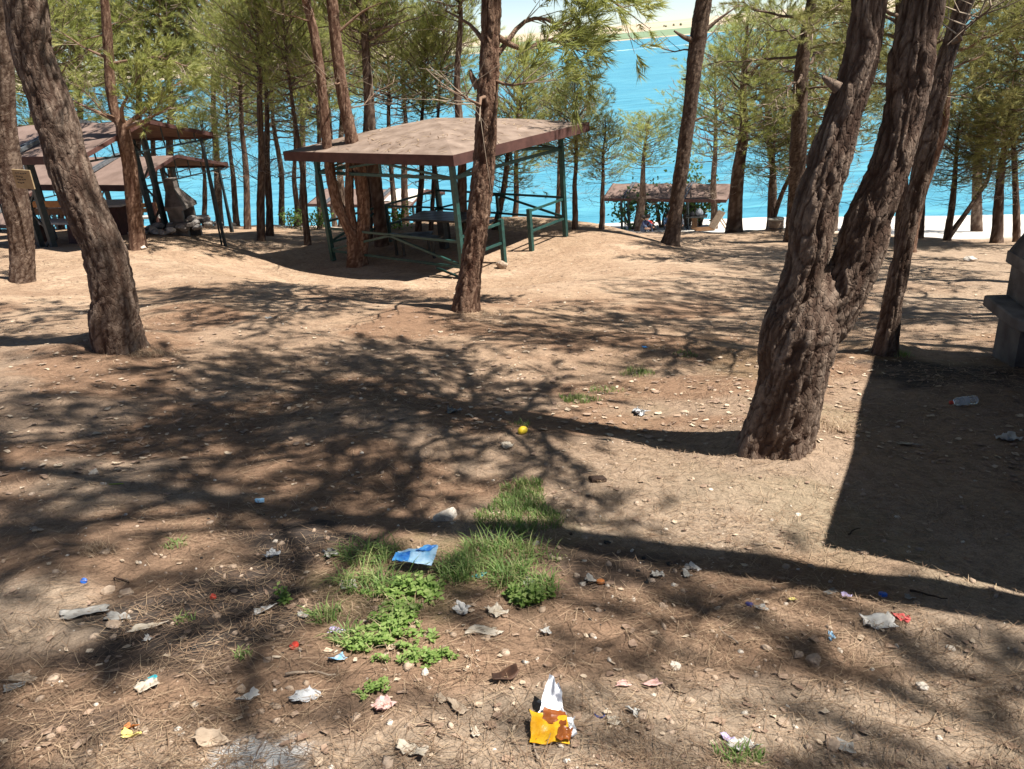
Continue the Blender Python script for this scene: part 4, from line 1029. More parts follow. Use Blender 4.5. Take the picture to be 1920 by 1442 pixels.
# ------------------------------------------------------------------ picnic benches by the shelters
def park_bench(loc, rz, L, label, boardmat, seatmat='grey_board'):
    r = empty('picnic_bench', loc, rz, label, 'bench', 'picnic benches by the shelters')
    for s in (-1, 1):
        def leg(m):
            m.add([(s * L * .36 + a, b, z) for z, k in ((-0.12, 1.0), (0.40, 0.72)) for a, b in ((-.16 * k, -.2 * k), (.16 * k, -.2 * k), (.16 * k, .2 * k), (-.16 * k, .2 * k))],
                  [(3, 2, 1, 0), (4, 5, 6, 7), (0, 1, 5, 4), (1, 2, 6, 5), (2, 3, 7, 6), (3, 0, 4, 7)])
        part(r, 'leg', 'fascia', leg)
        part(r, 'back_post', 'fascia', lambda m: m.box((s * L * .46, 0.24, 0.52), (0.09, 0.08, 0.82)))
    for p, d in planks(None, (0, 0, 0.425), L, 0.40, 3, 0.05, 0): part(r, 'plank', seatmat, lambda m: m.box(p, d, ch=0.006))
    for k, z in enumerate((0.68, 0.84)): part(r, 'back_board', boardmat if k else 'brown_board', lambda m: m.box((0, 0.19, z), (L, 0.04, 0.135), ch=0.006))
    return r
def bench_at(px, py, rz, L, label, mat, **k):
    p = G(px, py); return park_bench((p[0], p[1], p[2]), rz, L, label, mat, **k)
bench_at(262, 432, UA + math.pi + 0.25, 2.0, 'long brown-backed bench standing beside the concrete oven', 'brown_board')
bench_at(118, 452, UA + math.pi + 0.1, 1.5, 'bench with an orange back board under the laced columns', 'orange_board')
pt = G(205, 440)
def tleg(r):
    for s in (-1, 1): part(r, 'leg', 'fascia', lambda m: m.box((s * 0.5, 0, 0.3), (0.18, 0.5, 0.8)))
plank_table('picnic_table', (pt[0], pt[1], pt[2]), UA + 0.2, 1.7, 0.75, 0.74, 5, 'grey_board', 'grey plank table on red-brown block legs under the gable shelter', 'table', tleg)
# tan board on the far left pine
pbd = at_y(44, 336, S0[3][1] - 0.25); rb = empty('notice_board', pbd, -0.25, 'small tan board with faded dark lines fixed on a pine trunk', 'sign')
rb.rotation_euler = (0.05, 0.09, -0.30)
part(rb, 'panel', 'tan_card', lambda m: m.box((0, 0, 0), (0.31, 0.02, 0.27), ch=0.003))

for k, (z, w) in enumerate(((0.085, 0.20), (0.035, 0.15), (-0.005, 0.17), (-0.05, 0.13))):
    part(rb, 'printed_line', 'ink', lambda m: [m.box((-0.09 + i * 0.042, -0.0125, z + 0.004 * math.sin(i * 2 + k)), (0.03, 0.004, 0.016)) for i in range(int(w / 0.04))])
# round wooden stump table on planks near the shore
ps = G(1454, 433)
st = empty('stump_table', ps, 0, 'round cream-topped wooden drum table on planks near the water', 'table')
part(st, 'drum', 'weathered_wood', lambda m: m.lathe([(0.20, -0.05), (0.225, 0.05), (0.235, 0.2), (0.23, 0.36)], 20))
part(st, 'top', 'cream_sheet', lambda m: m.lathe([(0.245, 0.36), (0.25, 0.375), (0.245, 0.40)], 20))
part(st, 'hoop', 'dark_wood', lambda m: m.lathe([(0.232, 0.10), (0.242, 0.10), (0.242, 0.13), (0.234, 0.13)], 20, caps=False))
pk = empty('plank_deck', (ps[0], ps[1] - 0.3, ps[2]), -0.15, 'low strip of rough tan planks under the drum table', 'planks')
for i in range(4): part(pk, 'plank', 'weathered_wood', lambda m: m.box((0.12 * (i % 2), -0.12 + 0.15 * i, 0.03), (1.25 - 0.1 * i, 0.13, 0.05), 0.03 * (i - 1.5), ch=0.006))
# stones: rubble heap by the oven, loose rocks
def rock(name, loc, s, mat, label, cat, group=None, seed=0, parent=None, flat=0.65):
    g = np.random.default_rng(seed); bm = bmesh.new(); bmesh.ops.create_icosphere(bm, subdivisions=3, radius=1.0)
    V = np.array([v.co[:] for v in bm.verts]); o = g.uniform(0, 50, 3)
    cut = g.normal(size=(7, 3)); cut /= np.linalg.norm(cut, axis=1)[:, None]
    for n in cut: d = V @ n; V -= np.outer(np.maximum(d - g.uniform(0.55, 0.8), 0), n)
    V *= (1 + 0.10 * fbm(V[:, 0] * 3 + o[0], V[:, 1] * 3 + o[1], V[:, 2] * 3 + o[2], seed, 3))[:, None]
    V *= np.array([s[0], s[1], s[2]]) if np.ndim(s) else np.array([s, s * g.uniform(.7, 1), s * flat])
    for v, c in zip(bm.verts, V): v.co = c
    me = bpy.data.meshes.new(name); bm.to_mesh(me); bm.free()
    ob = link(name, me, mat, parent); ob.location = loc; ob.rotation_euler = (g.uniform(-.2, .2), g.uniform(-.2, .2), g.uniform(0, 6))
    if label: tag(ob, label, cat, group)
    return ob
hp = empty('rubble_heap', G(322, 440), 0, 'low heap of grey rubble stones in front of the concrete oven', 'stones')
g = np.random.default_rng(8)
for i in range(34):
    u, v = g.uniform(-1.35, 0.9), g.uniform(-0.3, 0.45); h = max(0.0, 0.42 * (0.4 + 0.6 * (u + 1.35) / 2.25) * (1 - abs(v) / 0.6))
    rock('stone', (u, v, h * g.uniform(0.3, 1.0)), g.uniform(0.09, 0.2), 'grey_stone' if i % 3 else 'pale_stone', None, None, seed=300 + i, parent=hp, flat=0.6)
for i, (px, py, s) in enumerate([(410, 424, .22), (424, 422, .2), (436, 424, .16)]):
    p = G(px, py); rock('rock', (p[0], p[1], p[2] + s * .3), s, 'grey_stone', ('largest dark boulder behind the concrete oven', 'middle dark boulder behind the concrete oven', 'small dark boulder beside the shelter corner post')[i], 'rock', 'boulders by the oven', 340 + i)
p = G(942, 503); rk = rock('rock', (p[0], p[1], p[2] + 0.06), (0.14, 0.10, 0.10), 'brown_stone', 'squarish pale stone block at the foot of the pergola entrance post', 'rock', seed=5)
p = G(1820, 490); rock('rock', (p[0], p[1], p[2] + 0.04), (0.15, 0.12, 0.075), 'pale_stone', 'flat pale rock on the open ground before the beach', 'rock', seed=6)
p = G(270, 467); rock('rock', (p[0], p[1], p[2] + 0.03), 0.07, 'pale_stone', 'small white stone at the foot of the pale slender pine', 'rock', seed=7)

# ------------------------------------------------------------------ people under the lakeside shelter
for nm, c1, c2 in (('skin', (0.33, 0.19, 0.13), (0.40, 0.24, 0.17)), ('hair', (0.012, 0.01, 0.009), (0.03, 0.022, 0.018)), ('navy', (0.018, 0.025, 0.06), (0.03, 0.04, 0.09)), ('jeans', (0.05, 0.07, 0.11), (0.08, 0.10, 0.15)),
                   ('red_cloth', (0.42, 0.03, 0.025), (0.55, 0.06, 0.04)), ('black_cloth', (0.012, 0.012, 0.014), (0.03, 0.03, 0.033)), ('grey_cloth', (0.12, 0.13, 0.15), (0.2, 0.21, 0.23)), ('blue_cloth', (0.06, 0.12, 0.22), (0.1, 0.18, 0.3))):
    mottle(nm, c1, c2, 9, 0.85, 0.1)
def person(loc, rz, label, J, mats, seed=0):
    """J: joint name -> (x,y,z,radius); bones by region; one continuous skinned body"""
    bones = [('hip', 'waist', 1), ('waist', 'chest', 0), ('chest', 'neck', 0), ('neck', 'head', 2), ('head', 'crown', 2)]
    for s in 'LR':
        bones += [('chest', 'sho' + s, 0), ('sho' + s, 'elb' + s, 0), ('elb' + s, 'wri' + s, 2), ('wri' + s, 'han' + s, 2), ('hip', 'thi' + s, 1), ('thi' + s, 'kne' + s, 1), ('kne' + s, 'ank' + s, 1), ('ank' + s, 'toe' + s, 3)]
    names = list(J); idx = {n: i for i, n in enumerate(names)}
    me = bpy.data.meshes.new('t'); me.from_pydata([J[n][:3] for n in names], [(idx[a], idx[b]) for a, b, _ in bones], [])
    ob = bpy.data.objects.new('t', me); col.objects.link(ob)
    md = ob.modifiers.new('s', 'SKIN'); sv = me.skin_vertices[0].data
    for n in names: sv[idx[n]].radius = (J[n][3], J[n][3]); sv[idx[n]].use_root = n == 'hip'
    ob.modifiers.new('d', 'SUBSURF').levels = 1
    dg = bpy.context.evaluated_depsgraph_get(); ev = bpy.data.meshes.new_from_object(ob.evaluated_get(dg))
    bpy.data.objects.remove(ob); ev.name = 'body'
    A = np.array([J[a][:3] for a, b, _ in bones]); B = np.array([J[b][:3] for a, b, _ in bones]); R = np.array([r for _, _, r in bones])
    for k in mats: ev.materials.append(MATS[k])
    for p in ev.polygons:
        c = np.array(p.center); t = np.clip(((c - A) * (B - A)).sum(1) / ((B - A) ** 2).sum(1), 0, 1)
        p.material_index = int(R[np.argmin(np.linalg.norm(A + (B - A) * t[:, None] - c, axis=1))]); p.use_smooth = True
    r = empty('person', loc, rz, label, 'person', 'people under the lakeside shelter')
    o = bpy.data.objects.new('body', ev); col.objects.link(o); o.parent = r
    h = np.array(J['head'][:3]); m = MB(); m.lathe([(0.03, 0.13), (0.075, 0.105), (0.105, 0.05), (0.108, 0.0), (0.095, -0.05)], 12, (h[0], h[1] + 0.015, h[2] + 0.02)); m.build('hair', 'hair', r)
    m = MB(); m.lathe([(0.004, -0.02), (0.014, -0.012), (0.008, 0.02)], 8, (h[0], h[1] - 0.10, h[2])); m.build('nose', 'skin', r)
    for s in (-1, 1):
        m = MB(); m.lathe([(0.008, -0.008), (0.012, 0), (0.008, 0.008)], 8, (h[0] + s * 0.035, h[1] - 0.088, h[2] + 0.02)); m.build('eye', 'hair', r)
    return r
def seated(lean=0.0, arms=0.2, knees=0.45):
    J = dict(hip=(0, 0, 0.12, .13), waist=(0, -.02 - lean * .2, 0.30, .125), chest=(0, -.04 - lean * .55, 0.50, .13), neck=(0, -.05 - lean * .8, 0.66, .055), head=(0, -.08 - lean * 1.0, 0.80, .085), crown=(0, -.08 - lean * 1.05, 0.88, .06))
    for s, n in ((-1, 'L'), (1, 'R')):
        c = J['chest']
        J['sho' + n] = (s * .17, c[1], c[2] + .06, .06); J['elb' + n] = (s * .25, c[1] - .12 - arms * .2, c[2] - .18, .045); J['wri' + n] = (s * .16, c[1] - .30 - arms * .2, c[2] - .20, .032); J['han' + n] = (s * .13, c[1] - .38 - arms * .2, c[2] - .21, .035)
        J['thi' + n] = (s * .10, -.08, .12, .09); J['kne' + n] = (s * .22, -.42, knees, .065); J['ank' + n] = (s * .12, -.55, .07, .045); J['toe' + n] = (s * .12, -.70, .04, .04)
    return J
def on_ground(px, Y, py=431):
    p = at_y(px, py, Y); return (p[0], p[1], tz(p[0], p[1]))
PY = 37.6
for i, (px, dy, rz, lean, mats, lab) in enumerate([
        (1203, 0.0, 0.7, 0.35, ('navy', 'jeans', 'skin', 'black_cloth'), 'person in navy top sitting on the ground beside the pine under the shelter'),
        (1228, 0.4, -0.9, 0.75, ('red_cloth', 'black_cloth', 'skin', 'black_cloth'), 'person in red and black leaning forward on the ground in the shelter shade'),
        (1248, 1.1, 0.4, 0.15, ('blue_cloth', 'jeans', 'skin', 'grey_cloth'), 'person in dusty blue sitting upright close by the dark leaning pine'),
        (1276, 0.3, -0.6, 0.2, ('grey_cloth', 'black_cloth', 'skin', 'black_cloth'), 'person in grey sitting between the dark leaning pine and the small table')]):
    l = on_ground(px, PY + dy); person((l[0], l[1], l[2] + 0.02), rz, lab, seated(lean), mats)
# small table with bags, and a tilted wooden lounger
l = on_ground(1306, PY + 0.4)
tb = empty('camp_table', l, -0.3, 'small dark table with bags standing under the lakeside shelter', 'table')
part(tb, 'top', 'dark_wood', lambda m: m.box((0, 0, 0.66), (1.0, 0.6, 0.05), ch=0.01)); part(tb, 'leg', 'brown_board', lambda m: m.box((-0.1, 0, 0.3), (0.26, 0.3, 0.68)))
for i, (dx, s, mt, lb) in enumerate(((-0.22, 0.13, 'black_cloth', 'small black bag on the table under the lakeside shelter'), (0.12, 0.2, 'grey_cloth', 'bulging grey bag on the table under the lakeside shelter'))):
    m = MB(); m.lathe([(s * .8, 0), (s, s * .4), (s * .9, s * 1.0), (s * .45, s * 1.5), (s * .2, s * 1.7)], 12); o = m.build('bag', mt); o.location = (l[0] + dx, l[1], l[2] + 0.69); tag(o, lb, 'bag')
l = on_ground(1334, PY - 0.6)
lg = empty('wooden_lounger', l, 0.15, 'weathered slatted lounger with raised back beside the shelter table', 'lounger')
for k in range(4):
    y = -0.27 + 0.18 * k
    part(lg, 'back_slat', 'weathered_wood', lambda m: m.bar((0.0, y, 0.12), (0.52, y, 0.86), 0.15, 0.03)); part(lg, 'seat_slat', 'brown_board', lambda m: m.bar((-0.9, y, 0.16), (0.02, y, 0.10), 0.15, 0.03))
for y in (-0.3, 0.3): part(lg, 'prop', 'weathered_wood', lambda m: m.bar((0.85, y * .8, -0.1), (0.38, y * .8, 0.62), 0.05)); part(lg, 'leg', 'brown_board', lambda m: m.box((-0.7, y * .8, 0.02), (0.08, 0.08, 0.30)))
# broad-leaved fig tree behind the shelter, low bushes on the bank
def leafy(name, loc, label, H, R, nleaf, ls, mat, seed, trunks=4, cat='tree', squash=0.6):
    g = np.random.default_rng(seed); r = empty(name, loc, 0, label, cat)
    ends = []
    for k in range(trunks):
        a = 6.28 * k / trunks + g.random(); e = np.array([math.cos(a) * R * .6, math.sin(a) * R * .5, H * g.uniform(.55, .8)])
        sp = spline(np.array([[0.06 * math.cos(a), 0.06 * math.sin(a), -0.1, .06 * H / 2], [*(e * .5 + g.normal(size=3) * .08), .04 * H / 2], [*e, .015]]), .15)
        link('stem', tubes_mesh('stem', [(sp[:, :3], sp[:, 3])], 6), 'bark_dark', r, True); ends += [sp[i, :3] for i in range(len(sp) // 2, len(sp))]
    ends = np.array(ends); c = ends[g.integers(0, len(ends), nleaf)] + g.normal(size=(nleaf, 3)) * np.array([R * .33, R * .33, H * .15])
    n = g.normal(size=(nleaf, 3)) + np.array([0, 0, .6]); n /= np.linalg.norm(n, axis=1)[:, None]
    u = np.cross(n, g.normal(size=(nleaf, 3))); u /= np.linalg.norm(u, axis=1)[:, None]; v = np.cross(n, u); s = (ls * g.uniform(.6, 1.2, nleaf))[:, None]
    V = np.stack([c - u * s * .5, c - u * s * .1 + v * s * .36 - n * s * .05, c + u * s * .55 - n * s * .12, c - u * s * .1 - v * s * .36 - n * s * .05], 1).reshape(-1, 3)
    tag(link('crown', np_mesh('crown', V, np.arange(nleaf * 4).reshape(-1, 4), dict(tint=np.repeat(g.random(nleaf), 4))), mat, r), kind='stuff')
    return r
for i, (px, Y, lab) in enumerate(((1185, 40.2, 'dark broad-leaved fig hanging beside the trunk end of the lakeside shelter roof'), (1240, 40.6, 'dark broad-leaved fig in the middle behind the lakeside shelter'), (1310, 40.4, 'dark broad-leaved fig behind the table end of the lakeside shelter'))):
    p = on_ground(px, Y); leafy('fig_tree', p, lab, 2.3, 1.15, 420, 0.21, 'fig_leaves', 400 + i)
p = at_y(1290, 352, 41); leafy('fig_tree', (p[0], p[1], tz(p[0], p[1])), 'taller fig whose leafy top shows above the lakeside shelter roof', 3.9, 0.9, 420, 0.2, 'fig_leaves', 404)
for i, (px, py, lab) in enumerate(((553, 429, 'low green bush at the bank edge nearer the close trunks'), (598, 430, 'second low green bush at the bank edge by the pergola post'), (742, 428, 'small straggly green plant on the bank seen under the pergola rail'))):
    p = G(px, py); leafy('bush', p, lab, 0.62, 0.42, 260, 0.09, 'weed_leaves' if i == 2 else 'grass_blades', 420 + i, 5, 'bush')

# ------------------------------------------------------------------ needle litter, pebbles, bark flakes: nobody could count them
def scatter(g, n, r0, r1, a=62, power=0.0, mask=None):
    """n ground points in front of the camera, dense near and thinning with distance"""
    th = np.radians(g.uniform(-a, a, n * 3)); r = np.exp(g.uniform(math.log(r0), math.log(r1), n * 3))
    x, y = r * np.sin(th), r * np.cos(th)
    if mask is not None:
        keep = g.random(n * 3) < mask(x, y); x, y = x[keep], y[keep]
    return x[:n], y[:n]
def needle_litter(name, g, x, y, lmin, lmax, w0, mat, lift=0.004):
    n = len(x); a = g.random(n) * 6.283; L = g.uniform(lmin, lmax, n); bend = g.normal(size=n) * 0.35
    dx, dy = np.cos(a), np.sin(a); dist = np.hypot(x, y); w = w0 * (0.75 + 0.16 * dist)
    def pt(s): return x + dx * L * s - dy * bend * L * (s * s), y + dy * L * s + dx * bend * L * (s * s)
    P = []
    for k, s in enumerate((-0.5, 0.0, 0.5)):
        px, py = pt(s); z = terrain(px, py) + lift + g.random(n) * 0.010 * (1 + (s != 0))
        ww = w * (1.0, 1.0, 0.35)[k]
        P.append(np.stack([px - dy * ww, py + dx * ww, z], -1)); P.append(np.stack([px + dy * ww, py - dx * ww, z], -1))
    V = np.stack(P, 1).reshape(-1, 3); o = np.arange(n)[:, None] * 6
    F = np.concatenate([o + np.array([[0, 1, 3, 2]]), o + np.array([[2, 3, 5, 4]])])
    t = np.repeat(np.clip(g.normal(0.45, 0.28, n), 0, 1), 6)
    return tag(link(name, np_mesh(name, V, F, dict(tint=t)), mat), kind='stuff')
g = np.random.default_rng(77)
mk = lambda x, y: np.clip(0.35 + 0.9 * sstep(-0.35, 0.55, fbm(x / 0.55, y / 0.45, seed=63, oct=3)), 0, 1)
x, y = scatter(g, 46000, 1.25, 8.0, mask=mk); needle_litter('fallen_needles', g, x, y, 0.05, 0.12, 0.0008, 'dry_needles')
def pebbles(name, g, n, r0, r1, smin, smax, mat, mask=None, flat=0.6):
    x, y = scatter(g, n, r0, r1, mask=mask); n = len(x)
    base = np.array([(0, 0, 1), (.89, 0, .45), (.28, .85, .45), (-.72, .53, .45), (-.72, -.53, .45), (.28, -.85, .45), (.72, .53, -.45), (-.28, .85, -.45), (-.89, 0, -.45), (-.28, -.85, -.45), (.72, -.53, -.45), (0, 0, -1)])
    ft = np.array([(0, 1, 2), (0, 2, 3), (0, 3, 4), (0, 4, 5), (0, 5, 1), (1, 6, 2), (2, 7, 3), (3, 8, 4), (4, 9, 5), (5, 10, 1), (6, 7, 2), (7, 8, 3), (8, 9, 4), (9, 10, 5), (10, 6, 1), (11, 7, 6), (11, 8, 7), (11, 9, 8), (11, 10, 9), (11, 6, 10)])
    s = smin * (smax / smin) ** (g.random(n) ** 2.2); a = g.random(n) * 6.283
    B = base[None] * (1 + g.normal(size=(n, 12, 1)) * 0.22) * (s[:, None, None] * np.stack([np.ones(n), g.uniform(.5, 1, n), g.uniform(.35, .7, n) * flat / .6], -1)[:, None])
    c, sn = np.cos(a)[:, None], np.sin(a)[:, None]
    V = np.stack([B[..., 0] * c - B[..., 1] * sn + x[:, None], B[..., 0] * sn + B[..., 1] * c + y[:, None], B[..., 2] + (terrain(x, y) + s * 0.12)[:, None]], -1)
    F = (np.arange(n)[:, None, None] * 12 + ft[None]).reshape(-1, 3)
    return tag(link(name, np_mesh(name, V.reshape(-1, 3), F), mat), kind='stuff')
pebbles('pebbles', g, 3200, 1.25, 11, 0.004, 0.022, 'brown_stone')
pebbles('pale_pebbles', g, 1100, 1.25, 18, 0.004, 0.020, 'pale_stone')
def flakes(name, g, n, r0, r1, smin, smax, mat, mask=None):
    x, y = scatter(g, n, r0, r1, mask=mask); n = len(x); s = g.uniform(smin, smax, n); a = g.random(n) * 6.283; asp = g.uniform(.25, .9, n)
    u = np.stack([np.cos(a), np.sin(a)], -1) * s[:, None]; v = np.stack([-np.sin(a), np.cos(a)], -1) * (s * asp)[:, None]; c = np.stack([x, y], -1)
    P = []
    for p, q in ((-1, -1), (0, -1.15), (1, -.8), (1, .9), (0.1, 1.1), (-1, .8)):
        xy = c + u * p * g.uniform(.7, 1.1, n)[:, None] + v * q * g.uniform(.6, 1.1, n)[:, None]; P.append(np.stack([xy[:, 0], xy[:, 1], terrain(xy[:, 0], xy[:, 1]) + 0.004 + g.random(n) * s * 0.45], -1))
    V = np.stack(P, 1).reshape(-1, 3); o = np.arange(n)[:, None] * 6
    F = np.concatenate([o + np.array([[0, 1, 4, 5]]), o + np.array([[1, 2, 3, 4]])])
    return tag(link(name, np_mesh(name, V, F), mat), kind='stuff')
mottle('bark_flake', (0.16, 0.10, 0.07), (0.34, 0.24, 0.17), 30, 0.9); mottle('leaf_litter', (0.36, 0.27, 0.19), (0.52, 0.42, 0.31), 30, 0.85); mottle('charcoal', (0.008, 0.008, 0.008), (0.03, 0.028, 0.026), 40, 0.85)
flakes('bark_flakes', g, 1500, 1.25, 8, 0.006, 0.02, 'bark_flake'); flakes('cone_scales', g, 4200, 4.5, 22, 0.010, 0.032, 'bark_flake'); flakes('straw_scraps', g, 2600, 4.5, 22, 0.010, 0.030, 'leaf_litter'); flakes('dry_leaf_scraps', g, 650, 1.25, 7, 0.006, 0.017, 'leaf_litter')
cp = [G(430, 1120), G(560, 1015), G(1130, 1060)]
cm = lambda x, y: np.clip(sum(np.exp(-((x - c[0]) ** 2 + (y - c[1]) ** 2) / (2 * s * s)) for c, s in zip(cp, (.3, .22, .2))), 0, 1) * 0.8
pebbles('charcoal_bits', g, 500, 1.3, 5, 0.004, 0.018, 'charcoal', cm)
am = lambda x, y: np.clip(np.exp(-((x - G(440, 1425)[0]) ** 2 / .01 + (y - G(440, 1425)[1]) ** 2 / .003)), 0, 1)
mottle('white_ash', (0.45, 0.44, 0.42), (0.66, 0.65, 0.63), 40, 0.95)
pebbles('ash_crumbs', g, 700, 1.3, 2.4, 0.002, 0.009, 'white_ash', am)

# ------------------------------------------------------------------ grass and weeds
def grass(name, label, px, py, rx, ry, n, h, seed, arch=0.6, w=0.0022, mat='grass_blades', group='grass tufts in the clearing', tint=(0.1, 1.0)):
    g = np.random.default_rng(seed); c = G(px, py); t = np.sqrt(g.random(n)); a = g.random(n) * 6.283
    x = c[0] + rx * t * np.cos(a) * (1 + .25 * np.sin(3 * a + seed)); y = c[1] + ry * t * np.sin(a); z = terrain(x, y) - 0.004
    az = g.random(n) * 6.283; H = h * g.uniform(.45, 1.15, n) * (1.1 - 0.45 * t); lean = H * arch * g.uniform(.2, 1.2, n)
    d = np.stack([np.cos(az), np.sin(az)], -1); sd = np.stack([-d[:, 1], d[:, 0]], -1); P = []
    for s, ww in ((0, 1.0), (.4, .95), (.75, .65), (1.0, .08)):
        xy = np.stack([x, y], -1) + d * (lean * s * s)[:, None]; zz = z + H * (s - 0.35 * arch * s ** 3)
        for e in (-1, 1): P.append(np.concatenate([xy + sd * e * w * ww, zz[:, None]], 1))
    V = np.stack(P, 1); V = V.reshape(-1, 3) - c; o = np.arange(n)[:, None] * 8
    F = np.concatenate([o + np.array([[k, k + 1, k + 3, k + 2]]) for k in (0, 2, 4)])
    ob = link(name, np_mesh(name, V, F, dict(tint=np.repeat(g.uniform(*tint, n), 8))), mat, smooth=True); ob.location = c
    return tag(ob, label, 'grass', group, 'stuff')
gl = [('grass_patch', 'lush square patch of short bright grass', 975, 962, 0.19, 0.26, 1700, 0.065, .6), ('grass_patch', 'shaded short grass just behind the lush patch', 985, 915, 0.11, 0.12, 420, 0.06, .5),
      ('grass_tuft', 'arching grass tuft beside the crumpled grey paper', 690, 1046, 0.13, 0.10, 190, 0.13, 1.1), ('grass_tuft', 'arching grass tuft in front of the blue packet', 700, 1100, 0.15, 0.08, 230, 0.13, 1.1),
      ('grass_tuft', 'upright grass tuft touching the blue packet', 862, 1080, 0.10, 0.09, 220, 0.15, .9), ('grass_tuft', 'shaded long grass between the lush patch and the blue packet', 935, 1042, 0.22, 0.13, 420, 0.12, .9),
      ('grass_tuft', 'arching grass tuft by the small teal wrapper', 955, 1085, 0.12, 0.09, 200, 0.14, 1.1), ('grass_tuft', 'dark green grass tuft by the white cup scrap', 1010, 1105, 0.09, 0.08, 150, 0.10, 1.0),
      ('grass_tuft', 'small grass tuft between the card roll and the weeds', 610, 1160, 0.06, 0.05, 90, 0.09, .9), ('grass_tuft', 'ragged grass tuft by the lilac packet', 655, 1200, 0.07, 0.05, 80, 0.09, 1.0),
      ('grass_tuft', 'green tuft growing at the red-lit soil beyond the forked pine shadow', 1085, 750, 0.15, 0.10, 260, 0.07, .6), ('grass_tuft', 'sparse tuft beside the green one beyond the trunk shadow', 1133, 733, 0.13, 0.10, 120, 0.06, .7),
      ('grass_tuft', 'bright tuft halfway to the dark pine shade', 1195, 700, 0.13, 0.12, 170, 0.09, .6), ('grass_tuft', 'small tuft at the edge of the dark pine shade', 1285, 665, 0.10, 0.09, 100, 0.07, .7),
      ('grass_tuft', 'thin pale tuft behind the yellow lemon', 978, 797, 0.06, 0.05, 60, 0.06, .7), ('grass_tuft', 'grass tuft under the white torn wrapper', 1390, 1425, 0.07, 0.04, 120, 0.07, .7),
      ('grass_tuft', 'tiny dark tuft on the burnt soil', 345, 1165, 0.03, 0.03, 40, 0.05, .8), ('grass_tuft', 'tiny tuft below the burnt soil', 455, 1230, 0.04, 0.03, 40, 0.05, .9), ('grass_tuft', 'faint tuft beside the dry straw clump', 330, 1022, 0.05, 0.05, 60, 0.05, .9),
      ('grass_tuft', 'green blades at the dry grass behind the slim leaning pine', 1690, 668, 0.10, 0.08, 70, 0.10, .8)]
for i, a in enumerate(gl): grass(*a[:8], seed=500 + i, arch=a[8])
grass('dry_grass', 'dry straw tuft at the foot of the forked pine', 1545, 800, 0.22, 0.14, 260, 0.13, 560, 1.0, 0.0012, 'dry_needles', 'dry grass tufts', (.6, 1)); grass('dry_grass', 'straw skirt at the foot of the swollen-footed leaning pine', 285, 665, 0.22, 0.12, 330, 0.09, 561, 1.2, 0.0014, 'dry_needles', 'dry grass tufts', (.6, 1))
grass('dry_grass', 'dry straw clump on the litter near the brown card strip', 185, 1035, 0.07, 0.06, 150, 0.07, 562, 1.1, 0.0010, 'dry_needles', 'dry grass tufts', (.6, 1)); grass('dry_grass', 'straw skirt at the foot of the reddish pine before the pergola', 890, 592, 0.40, 0.16, 260, 0.08, 563, 1.2, 0.0014, 'dry_needles', 'dry grass tufts', (.6, 1))
grass('dry_grass', 'dry yellow stems standing among the bright weeds', 735, 1170, 0.16, 0.2, 120, 0.09, 564, 1.1, 0.0012, 'dry_needles', 'dry grass tufts', (.6, 1)); grass('dry_grass', 'dry yellow stems at the edge of the lush grass', 960, 1000, 0.28, 0.22, 160, 0.07, 565, 1.2, 0.0012, 'dry_needles', 'dry grass tufts', (.6, 1))
mk2 = lambda x, y: sstep(0.05, 0.55, fbm(x / 1.3, y / 1.0, seed=64, oct=3))
x2, y2_ = scatter(g, 15000, 5.0, 18.0, 45, mask=mk2); needle_litter('needle_drift', g, x2, y2_, 0.07, 0.15, 0.0010, 'dry_needles')
def weeds(label, px, py, rx, ry, n, h, ls, seed, lean=None):
    g = np.random.default_rng(seed); c = G(px, py); r = empty('leafy_weed', c, 0, label, 'weed', 'weeds in the clearing'); Vs, ts, tw = [], [], []
    for i in range(n):
        t, a = g.random() ** 0.62, g.random() * 6.283; t *= 1 + 0.35 * math.sin(3 * a + seed) + 0.2 * math.sin(7 * a + seed); x, y = rx * t * math.cos(a), ry * t * math.sin(a); z = tz(c[0] + x, c[1] + y) - c[2]; H = h * g.uniform(.3, 1.3) * (1.15 - .55 * t)
        top = np.array([x + g.normal() * .012, y + g.normal() * .012, z + H]); tw.append((np.array([[x, y, z - .01], [*(np.array([x, y, z]) * .5 + top * .5)], [*top]]), np.array([.0022, .0018, .0012])))
        for k in range(9):
            f = 0.35 + 0.65 * (k / 8); p = np.array([x, y, z]) * (1 - f) + top * f; az = k * 2.4 + g.random(); el = g.uniform(-.1, .6); d = np.array([math.cos(az) * math.cos(el), math.sin(az) * math.cos(el), math.sin(el)])
            s = ls * g.uniform(.35, 1.25) * (1.1 - .3 * f); sd = np.array([-math.sin(az), math.cos(az), g.normal() * .2]); nn = np.cross(d, sd)
            Vs.append([p, p + d * s * .5 + sd * s * .3 + nn * s * .06, p + d * s - nn * s * .1, p + d * s * .5 - sd * s * .3 + nn * s * .06]); ts.append(np.clip(.2 + .6 * f + g.normal() * .15, 0, 1))
    V = np.array(Vs).reshape(-1, 3); tag(link('leaf', np_mesh('leaf', V, np.arange(len(V)).reshape(-1, 4), dict(tint=np.repeat(ts, 4))), 'weed_leaves', r), kind='stuff'); tag(link('stem', tubes_mesh('stem', tw, 4), 'grass_blades', r), kind='stuff')
